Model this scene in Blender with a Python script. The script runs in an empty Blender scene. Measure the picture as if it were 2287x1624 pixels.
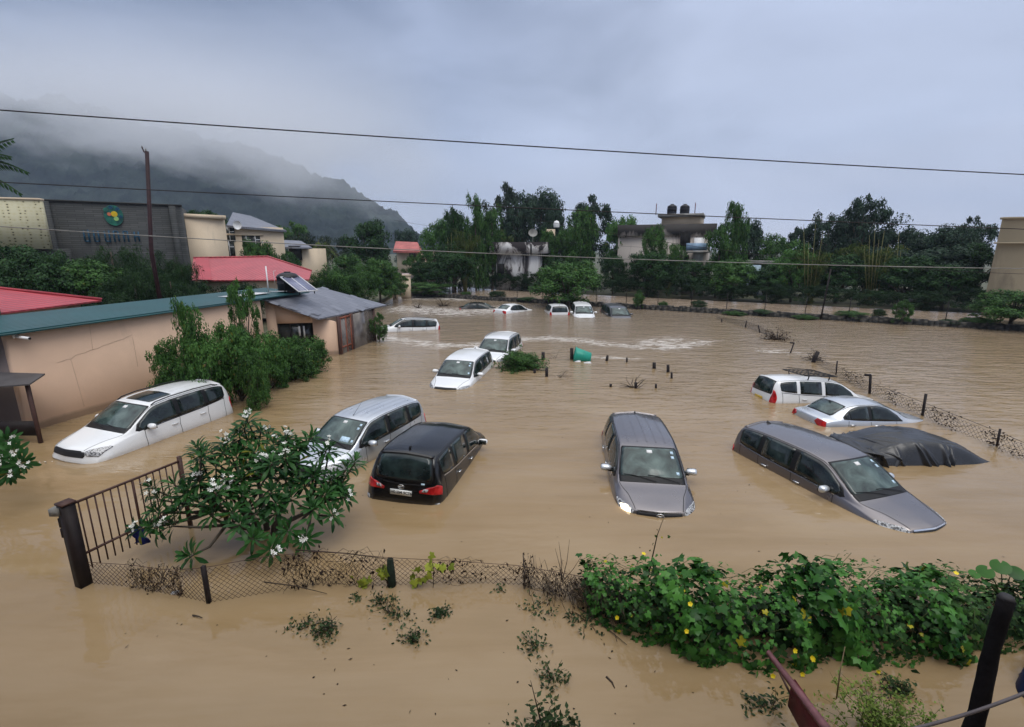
import bpy, math, random
import numpy as np
from mathutils import Vector

# ------------------------------------------------------------------ camera, world, sun, exposure
S = bpy.context.scene
COL = S.collection
TH = 0.2310; F_PX = 1220 / 1.11937; CXD, CYD = 1143.5, 812.0; CAM_H = 5.4
cd = bpy.data.cameras.new("camera"); cam = bpy.data.objects.new("camera", cd); COL.objects.link(cam)
cam.location = (0, 0, CAM_H); cam.rotation_euler = (math.pi / 2 - TH, 0, 0)
cd.sensor_width = 36; cd.lens = 36 * 1220 / 2560; cd.clip_start = 0.05; cd.clip_end = 6000
S.camera = cam
S.view_settings.view_transform = 'Standard'; S.view_settings.look = 'None'
S.view_settings.exposure = 0.12; S.view_settings.gamma = 1; S.view_settings.use_curve_mapping = False
S.cycles.use_denoising = True
S.cycles.volume_bounces = 3; S.cycles.max_bounces = 6; S.cycles.diffuse_bounces = 3; S.cycles.glossy_bounces = 3
S.cycles.transparent_max_bounces = 8; S.cycles.volume_step_rate = 1.0; S.cycles.volume_max_steps = 64

HAZE_D, CL_Z, CL_SLOPE, CL_D = 0.00026, 110.0, -0.15, 0.014
SUN_EL, SUN_ROT = 62, 150          # degrees; weak sun behind thick cloud
W = bpy.data.worlds.new("World"); S.world = W; W.use_nodes = True
def build_world():
    nt = W.node_tree; N = nt.nodes; L = nt.links; N.clear()
    out = N.new('ShaderNodeOutputWorld'); mix = N.new('ShaderNodeMixShader'); b1 = N.new('ShaderNodeBackground'); b2 = N.new('ShaderNodeBackground')
    sky = N.new('ShaderNodeTexSky'); sky.sky_type = 'NISHITA'; sky.sun_disc = False
    sky.sun_elevation = math.radians(SUN_EL); sky.sun_rotation = math.radians(SUN_ROT)
    L.new(sky.outputs[0], b1.inputs[0]); b1.inputs[1].default_value = 0.10
    tc = N.new('ShaderNodeTexCoord'); sep = N.new('ShaderNodeSeparateXYZ'); L.new(tc.outputs['Generated'], sep.inputs[0])
    def m(op, a, b=None, clamp=False):
        n = N.new('ShaderNodeMath'); n.operation = op; n.use_clamp = clamp
        for i, v in enumerate((a, b)):
            if v is None: continue
            if isinstance(v, (int, float)): n.inputs[i].default_value = v
            else: L.new(v, n.inputs[i])
        return n.outputs[0]
    mp = N.new('ShaderNodeMapping'); mp.inputs['Scale'].default_value = (1, 1, 2.6); L.new(tc.outputs['Generated'], mp.inputs[0])
    n1 = N.new('ShaderNodeTexNoise'); n1.inputs['Scale'].default_value = 1.7; n1.inputs['Detail'].default_value = 5; n1.inputs['Roughness'].default_value = .5
    L.new(mp.outputs[0], n1.inputs['Vector'])
    z = sep.outputs[2]; x = sep.outputs[0]
    zz = m('ADD', z, m('MULTIPLY', m('SUBTRACT', n1.outputs[0], .5), .30))
    def ramp(fac, pts):
        r = N.new('ShaderNodeValToRGB'); el = r.color_ramp.elements
        while len(el) < len(pts): el.new(.5)
        for e, (p, c) in zip(el, pts): e.position = p; e.color = (*c, 1)
        r.color_ramp.interpolation = 'EASE'
        L.new(fac, r.inputs[0]); return r.outputs[0]
    right = ramp(zz, [(0, (.61, .635, .75)), (.09, (.57, .61, .745)), (.22, (.51, .575, .735)), (.46, (.49, .56, .735)), (.66, (1.05, 1.1, 1.2)), (1, (1.95, 1.95, 1.95))])
    left = ramp(zz, [(0, (.38, .41, .52)), (.10, (.43, .48, .61)), (.18, (.42, .47, .60)), (.27, (.23, .29, .42)), (.50, (.16, .215, .35)), (.68, (1.0, 1.04, 1.16)), (1, (1.95, 1.95, 1.95))])
    fx = m('ADD', m('MULTIPLY', x, 1.15), .62, clamp=True)
    n2 = N.new('ShaderNodeTexNoise'); n2.inputs['Scale'].default_value = 3.1; n2.inputs['Detail'].default_value = 6; n2.inputs['Distortion'].default_value = .3; L.new(mp.outputs[0], n2.inputs['Vector'])
    fx = m('ADD', fx, m('MULTIPLY', m('SUBTRACT', n2.outputs[0], .5), .9), clamp=True)
    mc = N.new('ShaderNodeMix'); mc.data_type = 'RGBA'; L.new(fx, mc.inputs[0]); L.new(left, mc.inputs[6]); L.new(right, mc.inputs[7])
    L.new(mc.outputs[2], b2.inputs[0]); L.new(m('ADD', .74, m('MULTIPLY', n2.outputs[0], .52)), b2.inputs[1])
    mix.inputs[0].default_value = 0.93
    L.new(b1.outputs[0], mix.inputs[1]); L.new(b2.outputs[0], mix.inputs[2]); L.new(mix.outputs[0], out.inputs[0])
build_world()
sd = bpy.data.lights.new("sun", 'SUN'); sun = bpy.data.objects.new("sun", sd); COL.objects.link(sun)
sd.energy = 1.1; sd.angle = math.radians(35); sd.color = (1, .97, .92)
sun.rotation_euler = (math.radians(90 - SUN_EL), 0, math.radians(180 - SUN_ROT))

# ------------------------------------------------------------------ helpers
def ray(u, v):
    dx = (u - CXD) / F_PX; dy = -(v - CYD) / F_PX
    return np.array([dx, math.cos(TH) + dy * math.sin(TH), -math.sin(TH) + dy * math.cos(TH)])
def gp(u, v, z=0.0):
    r = ray(u, v); k = (z - CAM_H) / r[2]; return np.array([r[0] * k, r[1] * k, z])
def P(u, v, Y):
    r = ray(u, v); k = Y / r[1]; return np.array([r[0] * k, Y, CAM_H + r[2] * k])
def px(p):                                        # world -> sheet units, for checks
    d = np.array(p, float) - (0, 0, CAM_H); w = d[1] * math.cos(TH) - d[2] * math.sin(TH)
    return CXD + F_PX * d[0] / w, CYD - F_PX * (d[1] * math.sin(TH) + d[2] * math.cos(TH)) / w

class MB:
    def __init__(s): s.V = []; s.F = []; s.n = 0
    def add(s, V, F):
        V = np.asarray(V, float).reshape(-1, 3); F = np.asarray(F, int)
        s.V.append(V); s.F.append(F + s.n); s.n += len(V); return s
    def box(s, c, d, rz=0.0, R=None):
        h = np.array(d) / 2
        v = np.array([[x, y, z] for x in (-1, 1) for y in (-1, 1) for z in (-1, 1)]) * h
        if R is None:
            cz, sz = math.cos(rz), math.sin(rz); R = np.array([[cz, -sz, 0], [sz, cz, 0], [0, 0, 1]])
        return s.add(v @ np.asarray(R).T + np.array(c), [[0, 1, 3, 2], [4, 6, 7, 5], [0, 4, 5, 1], [2, 3, 7, 6], [0, 2, 6, 4], [1, 5, 7, 3]])
    def wall(s, A, B, th, z0, z1, side=1):
        A = np.array(A[:2], float); B = np.array(B[:2], float); d = (B - A) / np.linalg.norm(B - A); n = np.array([-d[1], d[0]]) * th * side
        q = [A, B, B + n, A + n]
        v = [[*p, z0] for p in q] + [[*p, z1] for p in q]
        return s.add(v, [[0, 1, 5, 4], [1, 2, 6, 5], [2, 3, 7, 6], [3, 0, 4, 7], [4, 5, 6, 7], [3, 2, 1, 0]])
    def slab(s, pts, t):
        p = np.array(pts, float); n = len(p); q = p - (0, 0, t)
        s.add(np.vstack([p, q]), [[i, n + i, n + (i + 1) % n, (i + 1) % n] for i in range(n)])
        s.add(p, [list(range(n))]); s.add(q, [list(range(n))[::-1]]); return s
    def tube(s, pts, r, k=6, cap=True):
        p = np.array(pts, float); m = len(p); r = np.broadcast_to(np.asarray(r, float), (m,))
        t = np.gradient(p, axis=0); t /= np.linalg.norm(t, axis=1)[:, None] + 1e-12
        up = np.array([0, 0, 1.0]) if abs(t[:, 2]).mean() < .8 else np.array([0, 1.0, 0])
        a = np.cross(t, up); a /= np.linalg.norm(a, axis=1)[:, None] + 1e-12; b = np.cross(a, t)
        an = np.arange(k) * 2 * math.pi / k
        V = p[:, None] + r[:, None, None] * (a[:, None] * np.cos(an)[None, :, None] + b[:, None] * np.sin(an)[None, :, None])
        F = [[i * k + j, i * k + (j + 1) % k, (i + 1) * k + (j + 1) % k, (i + 1) * k + j] for i in range(m - 1) for j in range(k)]
        base = s.n; s.add(V, F)
        if cap and k > 2:
            s.F.append(np.array([[base + j for j in range(k)][::-1]])); s.F.append(np.array([[base + (m - 1) * k + j for j in range(k)]]))
        return s
    def grid(s, V):
        V = np.asarray(V); a, b = V.shape[:2]; i = np.arange(a - 1)[:, None] * b + np.arange(b - 1)[None]
        return s.add(V.reshape(-1, 3), np.stack([i, i + b, i + b + 1, i + 1], -1).reshape(-1, 4))
    def lathe(s, prof, c=(0, 0, 0), k=20, R=None):
        an = np.arange(k) * 2 * math.pi / k; prof = np.array(prof, float)
        V = np.stack([prof[:, 0, None] * np.cos(an), prof[:, 0, None] * np.sin(an), np.repeat(prof[:, 1, None], k, 1)], -1)
        if R is not None: V = V @ np.asarray(R).T
        m = len(prof); F = [[i * k + j, i * k + (j + 1) % k, (i + 1) * k + (j + 1) % k, (i + 1) * k + j] for i in range(m - 1) for j in range(k)]
        return s.add(V + np.array(c), F)
    def leaves(s, c, d, n, l, w, fold=0.0):
        """rhombic leaves: centre base c, direction d, normal n, length l, width w"""
        c = np.asarray(c); d = d / (np.linalg.norm(d, axis=1)[:, None] + 1e-9); sd_ = np.cross(d, n); sd_ /= np.linalg.norm(sd_, axis=1)[:, None] + 1e-9
        l = np.broadcast_to(l, (len(c),))[:, None]; w = np.broadcast_to(w, (len(c),))[:, None]; nn = np.cross(sd_, d)
        V = np.stack([c, c + d * l * .45 + sd_ * w / 2 + nn * fold * w, c + d * l - nn * l * .12, c + d * l * .45 - sd_ * w / 2 + nn * fold * w], 1)
        return s.add(V.reshape(-1, 3), np.arange(len(c) * 4).reshape(-1, 4))
    def build(s, name, mat, parent=None, smooth=False, loc=None):
        me = bpy.data.meshes.new(name); V = np.vstack(s.V).astype(np.float32)
        if loc is not None: V = V - np.array(loc, np.float32)
        lens = np.concatenate([np.full(len(f), f.shape[1]) for f in s.F]); idx = np.concatenate([f.ravel() for f in s.F])
        me.vertices.add(len(V)); me.vertices.foreach_set('co', V.ravel())
        me.loops.add(len(idx)); me.loops.foreach_set('vertex_index', idx.astype(np.int32))
        me.polygons.add(len(lens)); me.polygons.foreach_set('loop_start', np.concatenate([[0], np.cumsum(lens)[:-1]]).astype(np.int32))
        me.update(calc_edges=True); me.validate()
        if smooth: me.polygons.foreach_set('use_smooth', np.ones(len(me.polygons), bool))
        me.materials.append(mat); o = bpy.data.objects.new(name, me); COL.objects.link(o)
        if loc is not None: o.location = [float(q) for q in loc]
        if parent is not None: o.parent = parent
        return o
def tag(o, label=None, cat=None, group=None, kind=None):
    if label: o['label'] = label
    if cat: o['category'] = cat
    if group: o['group'] = group
    if kind: o['kind'] = kind
    return o
def empty(name, loc, label=None, cat=None, group=None, rot=(0, 0, 0)):
    o = bpy.data.objects.new(name, None); COL.objects.link(o); o.location = [float(q) for q in loc]; o.rotation_euler = rot; o.empty_display_size = .3
    return tag(o, label, cat, group)
def copy_tree(o, parent=None):
    c = o.copy(); COL.objects.link(c)
    if parent is not None: c.parent = parent
    for ch in list(o.children): copy_tree(ch, c)
    return c
def unit(v): v = np.asarray(v, float); return v / (np.linalg.norm(v, axis=-1)[..., None] + 1e-9)

# ------------------------------------------------------------------ materials
def lin(r, g, b): return tuple(((c / 255) / 12.92 if c / 255 <= .04045 else ((c / 255 + .055) / 1.055) ** 2.4) for c in (r, g, b))
class Mat:
    def __init__(s, name):
        s.m = bpy.data.materials.new(name); s.m.use_nodes = True; s.N = s.m.node_tree.nodes; s.L = s.m.node_tree.links
        s.b = s.N['Principled BSDF']; s.tc = s.N.new('ShaderNodeTexCoord'); s.geo = s.N.new('ShaderNodeNewGeometry')
    def set(s, **k):
        for a, v in k.items(): s.put(s.b.inputs[a.replace('_', ' ')], v)
        return s
    def put(s, sock, v):
        if isinstance(v, bpy.types.NodeSocket): s.L.new(v, sock)
        elif isinstance(v, (tuple, list)): sock.default_value = (*v, 1) if len(v) == 3 and sock.type == 'RGBA' else v
        else: sock.default_value = v
    def map(s, scale=(1, 1, 1), src='Object', rot=(0, 0, 0)):
        n = s.N.new('ShaderNodeMapping'); n.inputs['Scale'].default_value = scale; n.inputs['Rotation'].default_value = rot
        s.L.new(s.geo.outputs['Position'] if src == 'World' else s.tc.outputs[src], n.inputs[0]); return n.outputs[0]
    def noise(s, scale, detail=4, rough=.55, vec=None, dist=0.0):
        n = s.N.new('ShaderNodeTexNoise'); n.inputs['Scale'].default_value = scale; n.inputs['Detail'].default_value = detail
        n.inputs['Roughness'].default_value = rough; n.inputs['Distortion'].default_value = dist
        if vec is not None: s.L.new(vec, n.inputs['Vector'])
        else: s.L.new(s.tc.outputs['Object'], n.inputs['Vector'])
        return n.outputs[0]
    def ramp(s, fac, pts, interp='LINEAR'):
        r = s.N.new('ShaderNodeValToRGB'); el = r.color_ramp.elements; r.color_ramp.interpolation = interp
        while len(el) < len(pts): el.new(.5)
        for e, (p, c) in zip(el, pts):
            e.position = p; e.color = (*c, 1) if isinstance(c, tuple) else (c, c, c, 1)
        s.put(r.inputs[0], fac); return r.outputs[0]
    def math(s, op, a, b=None, clamp=False, c=None):
        n = s.N.new('ShaderNodeMath'); n.operation = op; n.use_clamp = clamp; s.put(n.inputs[0], a)
        if b is not None: s.put(n.inputs[1], b)
        if c is not None: s.put(n.inputs[2], c)
        return n.outputs[0]
    def mix(s, fac, a, b, mode='MIX'):
        n = s.N.new('ShaderNodeMix'); n.data_type = 'RGBA'; n.blend_type = mode; s.put(n.inputs[0], fac); s.put(n.inputs[6], a); s.put(n.inputs[7], b); return n.outputs[2]
    def bump(s, h, strength=.5, dist=.05):
        n = s.N.new('ShaderNodeBump'); s.put(n.inputs['Strength'], strength); n.inputs['Distance'].default_value = dist; s.L.new(h, n.inputs['Height'])
        s.L.new(n.outputs[0], s.b.inputs['Normal']); return s
    def sep(s, v):
        n = s.N.new('ShaderNodeSeparateXYZ'); s.L.new(v, n.inputs[0]); return n.outputs
def simple(name, col, rough=.6, var=.18, scale=3.0, metal=0.0, bump=0.0, bscale=30, spec=.28, src='Object'):
    k = Mat(name); v = k.map(src=src); f = k.noise(scale, 5, .6, v)
    a = tuple(c * (1 - var) for c in col); b = tuple(min(1, c * (1 + var)) for c in col)
    k.set(Base_Color=k.ramp(f, [(.3, a), (.7, b)]), Roughness=rough, Metallic=metal)
    k.b.inputs['Specular IOR Level'].default_value = spec
    if bump: k.bump(k.noise(bscale, 4, .6, v), bump, .02)
    return k.m
def leaf_mat(name, dark, light, yellow=None, yfrac=.03, rough=.55, spec=.14):
    k = Mat(name); r = k.geo.outputs['Random Per Island']; w = k.noise(1.1, 4, .6, k.map(src='World'))
    f = k.math('ADD', k.math('MULTIPLY', r, .65), k.math('MULTIPLY', k.math('SUBTRACT', w, .36), 1.5), clamp=True)
    c = k.ramp(f, [(.15, dark), (.85, light)])
    if yellow is not None: c = k.mix(k.math('LESS_THAN', r, yfrac), c, yellow)
    oi = k.N.new('ShaderNodeObjectInfo'); c = k.mix(k.math('MULTIPLY', oi.outputs['Random'], .22), c, dark)
    k.set(Base_Color=c, Roughness=rough); k.b.inputs['Specular IOR Level'].default_value = spec
    tr = k.N.new('ShaderNodeBsdfTranslucent'); k.L.new(c, tr.inputs[0]); mx = k.N.new('ShaderNodeMixShader'); mx.inputs[0].default_value = .22
    out = k.N['Material Output']; k.L.new(k.b.outputs[0], mx.inputs[1]); k.L.new(tr.outputs[0], mx.inputs[2]); k.L.new(mx.outputs[0], out.inputs[0])
    return k.m
def paint(name, col, metal=0.0, rough=.25, dirt=.12, coat=.7):
    k = Mat(name); n = k.noise(1.6, 6, .65); z = k.sep(k.geo.outputs['Position'])[2]
    low = k.math('MULTIPLY', k.math('SUBTRACT', .10, z, clamp=True), 6.0 if coat > .3 else 2.0, clamp=True)          # silt left just over the waterline
    f = k.math('ADD', k.math('MULTIPLY', low, k.math('MULTIPLY', n, 1.1)), k.math('MULTIPLY', n, dirt), clamp=True)
    k.set(Base_Color=k.mix(f, col, (.30, .23, .155)), Metallic=metal, Roughness=k.ramp(n, [(.3, rough), (.75, min(1, rough + .18))]))
    k.b.inputs['Coat Weight'].default_value = coat; k.b.inputs['Coat Roughness'].default_value = .06
    k.bump(k.noise(160, 2, .5), .06, .004)
    return k.m
M = {}
M['glass_car'] = (lambda k: (k.set(Base_Color=k.ramp(k.noise(2.3, 4, .6), [(.38, (.004, .007, .008)), (.62, (.022, .036, .036)), (.74, (.05, .075, .07))]), Roughness=.06), k.m)[1])(Mat('car_glass'))
M['screen_car'] = (lambda k: (k.set(Base_Color=k.ramp(k.noise(1.9, 5, .6, dist=.6), [(.34, (.012, .02, .02)), (.52, (.055, .085, .08)), (.72, (.13, .18, .165))]), Roughness=.09), k.m)[1])(Mat('windscreen_glass'))
M['frit'] = simple('black_rubber', (.008, .008, .009), .45, .2)
M['plastic'] = simple('black_plastic', (.015, .015, .017), .5, .2)
M['chrome'] = simple('chrome', (.75, .76, .78), .15, .05, metal=1)
M['red_lens'] = (lambda k: (k.set(Base_Color=k.ramp(k.noise(9, 2), [(.4, (.28, .006, .008)), (.65, (.55, .02, .02))]), Roughness=.12), k.m)[1])(Mat('red_lens'))
M['clear_lens'] = (lambda k: (k.set(Base_Color=k.ramp(k.noise(16, 3), [(.4, (.05, .05, .055)), (.52, (.55, .56, .58)), (.6, (.12, .12, .13))]), Roughness=.1), k.m)[1])(Mat('clear_lens'))
M['white_paint'] = paint('white_car_paint', (.74, .75, .76), 0, .28, .05)
M['silver_paint'] = paint('silver_car_paint', (.58, .61, .65), .6, .24, .04)
M['grey_paint'] = paint('bronze_grey_car_paint', (.190, .176, .185), .82, .24, .04)
M['black_paint'] = paint('black_car_paint', (.003, .003, .004), 0, .10, .008, .15)
M['darkgrey_paint'] = paint('slate_car_paint', (.045, .05, .062), .3, .28, .1)
M['plate'] = simple('number_plate_white', (.72, .72, .70), .4, .08)
M['plate_y'] = simple('number_plate_yellow', (.55, .36, .05), .4, .08)
M['ink'] = simple('plate_ink', (.01, .01, .01), .5, .1)
M['sticker'] = simple('sticker_blue_white', (.45, .60, .72), .4, .3, 30)
M['white'] = simple('white_plastic', (.72, .72, .72), .4, .1)
# ------------------------------------------------------------------ vehicles: a lofted surface; panes and lamps are patches on it
def _pchip_slopes(y):
    d = np.diff(y, axis=0); m = np.zeros_like(y); a, b = d[:-1], d[1:]
    with np.errstate(divide='ignore', invalid='ignore'): h = 2 * a * b / (a + b)
    m[1:-1] = np.where(a * b > 0, h, 0); m[0] = d[0]; m[-1] = d[-1]; return m
def _herm(y, m, x):
    i = np.clip(np.floor(x).astype(int), 0, len(y) - 2); f = (x - i).reshape((-1,) + (1,) * (y.ndim - 1))
    return .8 * ((2 * f**3 - 3 * f**2 + 1) * y[i] + (f**3 - 2 * f**2 + f) * m[i] + (-2 * f**3 + 3 * f**2) * y[i + 1] + (f**3 - f**2) * m[i + 1]) + .2 * (y[i] * (1 - f) + y[i + 1] * f)
class Surf:
    def __init__(s, tab, L, Wd, H, L0, W0, H0):
        a = np.array(tab, float); a[..., 0] *= L / L0; a[..., 1] *= Wd / W0; a[..., 2] *= H / H0
        a[..., 0] = L / 2 - a[..., 0]; s.a = a; s.m = _pchip_slopes(a); s.n = len(a) - 1; s.L = L
    def ev(s, ss, tt):
        ss = np.asarray(ss, float).ravel(); tt = np.asarray(tt, float).ravel()
        r = _herm(s.a, s.m, ss)                                     # (N,5,3)
        mir = r[:, :0:-1] * np.array([1, -1, 1]); q = np.concatenate([mir, r], 1)   # t=-4..4
        q = np.moveaxis(q, 1, 0); m = _pchip_slopes(q)
        x = tt + 4; i = np.clip(np.floor(x).astype(int), 0, 7); f = (x - i)[:, None]; k = np.arange(len(tt))
        c = (2 * f**3 - 3 * f**2 + 1) * q[i, k] + (f**3 - 2 * f**2 + f) * m[i, k] + (-2 * f**3 + 3 * f**2) * q[i + 1, k] + (f**3 - f**2) * m[i + 1, k]
        return .55 * c + .45 * (q[i, k] * (1 - f) + q[i + 1, k] * f)
    def nrm(s, ss, tt):
        e = .02; a = s.ev(np.clip(np.asarray(ss) + e, 0, s.n), tt) - s.ev(np.clip(np.asarray(ss) - e, 0, s.n), tt)
        b = s.ev(ss, np.clip(np.asarray(tt) + e, -4, 4)) - s.ev(ss, np.clip(np.asarray(tt) - e, -4, 4)); n = unit(np.cross(b, a)); return n
    def pt(s, a, b, off=0.0): return s.ev([a], [b])[0] + s.nrm([a], [b])[0] * off
    def patch(s, mb, tab, off=.008, nt=8, ns=4, flip=1):
        """tab: rows (s, t0, t1); a sheet raised off the body with a skirt down to it"""
        tab = np.array(tab, float); rows = []
        for i in range(len(tab) - 1):
            for k in range(ns): rows.append(tab[i] + (tab[i + 1] - tab[i]) * k / ns)
        rows.append(tab[-1]); rows = np.array(rows); f = np.linspace(0, 1, nt + 1)
        SS = np.repeat(rows[:, :1], nt + 1, 1); TT = (rows[:, 1:2] + (rows[:, 2:3] - rows[:, 1:2]) * f) * flip
        base = s.ev(SS, TT); n = s.nrm(SS.ravel(), TT.ravel()); top = (base + n * off).reshape(len(rows), nt + 1, 3); low = (base - n * .01).reshape(len(rows), nt + 1, 3)
        G = np.zeros((len(rows) + 2, nt + 3, 3)); G[1:-1, 1:-1] = top; G[0, 1:-1] = low[0]; G[-1, 1:-1] = low[-1]; G[1:-1, 0] = low[:, 0]; G[1:-1, -1] = low[:, -1]
        G[0, 0] = low[0, 0]; G[0, -1] = low[0, -1]; G[-1, 0] = low[-1, 0]; G[-1, -1] = low[-1, -1]
        mb.grid(G if flip > 0 else G[:, ::-1]); return mb
    def line(s, mb, pts, w=.006, off=.002, flip=1):
        """a thin strip that follows a path of (s,t) points"""
        p = np.array(pts, float); q = []
        for i in range(len(p) - 1):
            for k in range(6): q.append(p[i] + (p[i + 1] - p[i]) * k / 6)
        q.append(p[-1]); q = np.array(q); q[:, 1] *= flip
        c = s.ev(q[:, 0], q[:, 1]); n = s.nrm(q[:, 0], q[:, 1]); t = unit(np.gradient(c, axis=0)); b = np.cross(t, n) * w / 2
        mb.grid(np.stack([c - b + n * off, c + b + n * off], 1)); return mb
def row(C, E, B, Wd, Lw): return [(C[0], 0, C[1]), E, B, Wd, Lw]
MPV = [row((.0, .62), (.05, .52, .62), (.20, .80, .60), (.28, .86, .50), (.30, .86, .2)),
 row((.06, .94), (.17, .52, .92), (.42, .79, .84), (.50, .88, .68), (.5, .88, .3)),
 row((.55, 1.05), (.58, .60, 1.03), (.70, .83, .94), (.8, .905, .72), (.8, .90, .3)),
 row((.99, 1.13), (1.05, .76, 1.10), (1.28, .84, 1.05), (1.25, .915, .75), (1.25, .90, .3)),
 row((1.42, 1.41), (1.50, .715, 1.37), (1.72, .865, 1.08), (1.75, .915, .75), (1.75, .90, .3)),
 row((1.90, 1.66), (1.98, .665, 1.62), (2.08, .87, 1.10), (2.1, .915, .75), (2.1, .90, .3)),
 row((2.55, 1.735), (2.55, .675, 1.68), (2.55, .87, 1.11), (2.55, .915, .75), (2.55, .90, .3)),
 row((3.35, 1.745), (3.35, .675, 1.685), (3.35, .87, 1.13), (3.35, .915, .75), (3.35, .90, .3)),
 row((4.05, 1.72), (4.02, .67, 1.65), (4.0, .86, 1.17), (4.0, .91, .75), (4.0, .90, .3)),
 row((4.46, 1.66), (4.40, .65, 1.59), (4.33, .83, 1.19), (4.3, .90, .75), (4.3, .89, .3)),
 row((4.60, 1.40), (4.54, .695, 1.37), (4.45, .825, 1.15), (4.4, .895, .75), (4.4, .88, .3)),
 row((4.67, 1.10), (4.60, .735, 1.09), (4.47, .85, 1.03), (4.45, .89, .75), (4.45, .87, .3)),
 row((4.70, .84), (4.66, .70, .83), (4.52, .87, .81), (4.48, .885, .70), (4.48, .86, .3)),
 row((4.735, .55), (4.70, .68, .55), (4.58, .85, .55), (4.5, .87, .50), (4.5, .85, .2))]
SEDAN = [row((.0, .50), (.05, .50, .50), (.20, .74, .48), (.28, .80, .42), (.30, .80, .2)),
 row((.08, .78), (.20, .50, .76), (.42, .73, .70), (.50, .81, .58), (.5, .81, .3)),
 row((.65, .92), (.68, .56, .90), (.80, .77, .81), (.9, .83, .62), (.9, .83, .3)),
 row((1.16, 1.00), (1.28, .63, .97), (1.38, .77, .89), (1.4, .845, .64), (1.4, .83, .3)),
 row((1.62, 1.24), (1.74, .61, 1.20), (1.88, .79, .92), (1.9, .845, .65), (1.9, .83, .3)),
 row((2.08, 1.42), (2.17, .565, 1.37), (2.28, .795, .93), (2.3, .845, .66), (2.3, .83, .3)),
 row((2.55, 1.48), (2.55, .57, 1.42), (2.55, .795, .94), (2.55, .845, .66), (2.55, .83, .3)),
 row((3.05, 1.475), (3.05, .565, 1.41), (3.05, .79, .955), (3.05, .845, .67), (3.05, .83, .3)),
 row((3.42, 1.415), (3.38, .55, 1.355), (3.36, .78, .97), (3.4, .84, .68), (3.4, .83, .3)),
 row((3.76, 1.26), (3.68, .57, 1.215), (3.62, .77, .985), (3.7, .835, .69), (3.7, .83, .3)),
 row((4.02, 1.09), (3.96, .59, 1.06), (3.84, .765, .98), (3.9, .83, .69), (3.9, .82, .3)),
 row((4.26, 1.06), (4.20, .61, 1.03), (4.08, .755, .95), (4.1, .82, .68), (4.1, .81, .3)),
 row((4.38, 1.02), (4.31, .61, .99), (4.20, .74, .92), (4.2, .81, .66), (4.2, .80, .3)),
 row((4.43, .74), (4.38, .62, .73), (4.27, .77, .71), (4.25, .80, .60), (4.25, .79, .3)),
 row((4.44, .45), (4.40, .60, .45), (4.30, .76, .45), (4.27, .79, .42), (4.27, .78, .2))]
SPEC = {  # table, L, W, H and where the glass ends
 'mpv': dict(tab=MPV, L=4.735, W=1.83, H=1.745, base=(4.735, 1.83, 1.745)),
 'small_mpv': dict(tab=MPV, L=4.265, W=1.695, H=1.66, base=(4.735, 1.83, 1.745)),
 'suv': dict(tab=MPV, L=4.585, W=1.89, H=1.74, base=(4.735, 1.83, 1.745)),
 'tall_suv': dict(tab=MPV, L=4.7, W=1.86, H=1.82, base=(4.735, 1.83, 1.745)),
 'wagon': dict(tab=MPV, L=4.40, W=1.69, H=1.62, base=(4.735, 1.83, 1.745)),
 'hatch': dict(tab=MPV, L=4.27, W=1.78, H=1.62, base=(4.735, 1.83, 1.745)),
 'sedan': dict(tab=SEDAN, L=4.44, W=1.695, H=1.48, base=(4.44, 1.695, 1.48))}
def surf(kind): q = SPEC[kind]; return Surf(q['tab'], q['L'], q['W'], q['H'], *q['base'])
def text_mesh(name, body, size, mat, parent, loc, rot, ext=.002):
    c = bpy.data.curves.new(name, 'FONT'); c.body = body; c.size = size; c.align_x = 'CENTER'; c.align_y = 'CENTER'; c.extrude = ext; c.offset = size * .02
    t = bpy.data.objects.new(name, c); COL.objects.link(t); bpy.context.view_layer.update()
    me = bpy.data.meshes.new_from_object(t); bpy.data.objects.remove(t); me.materials.clear(); me.materials.append(mat)
    o = bpy.data.objects.new(name, me); COL.objects.link(o); o.parent = parent; o.location = [float(q) for q in loc]; o.rotation_euler = rot; return o
def tri(ts): return [(a, b, c) for a, b, c in ts]
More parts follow.
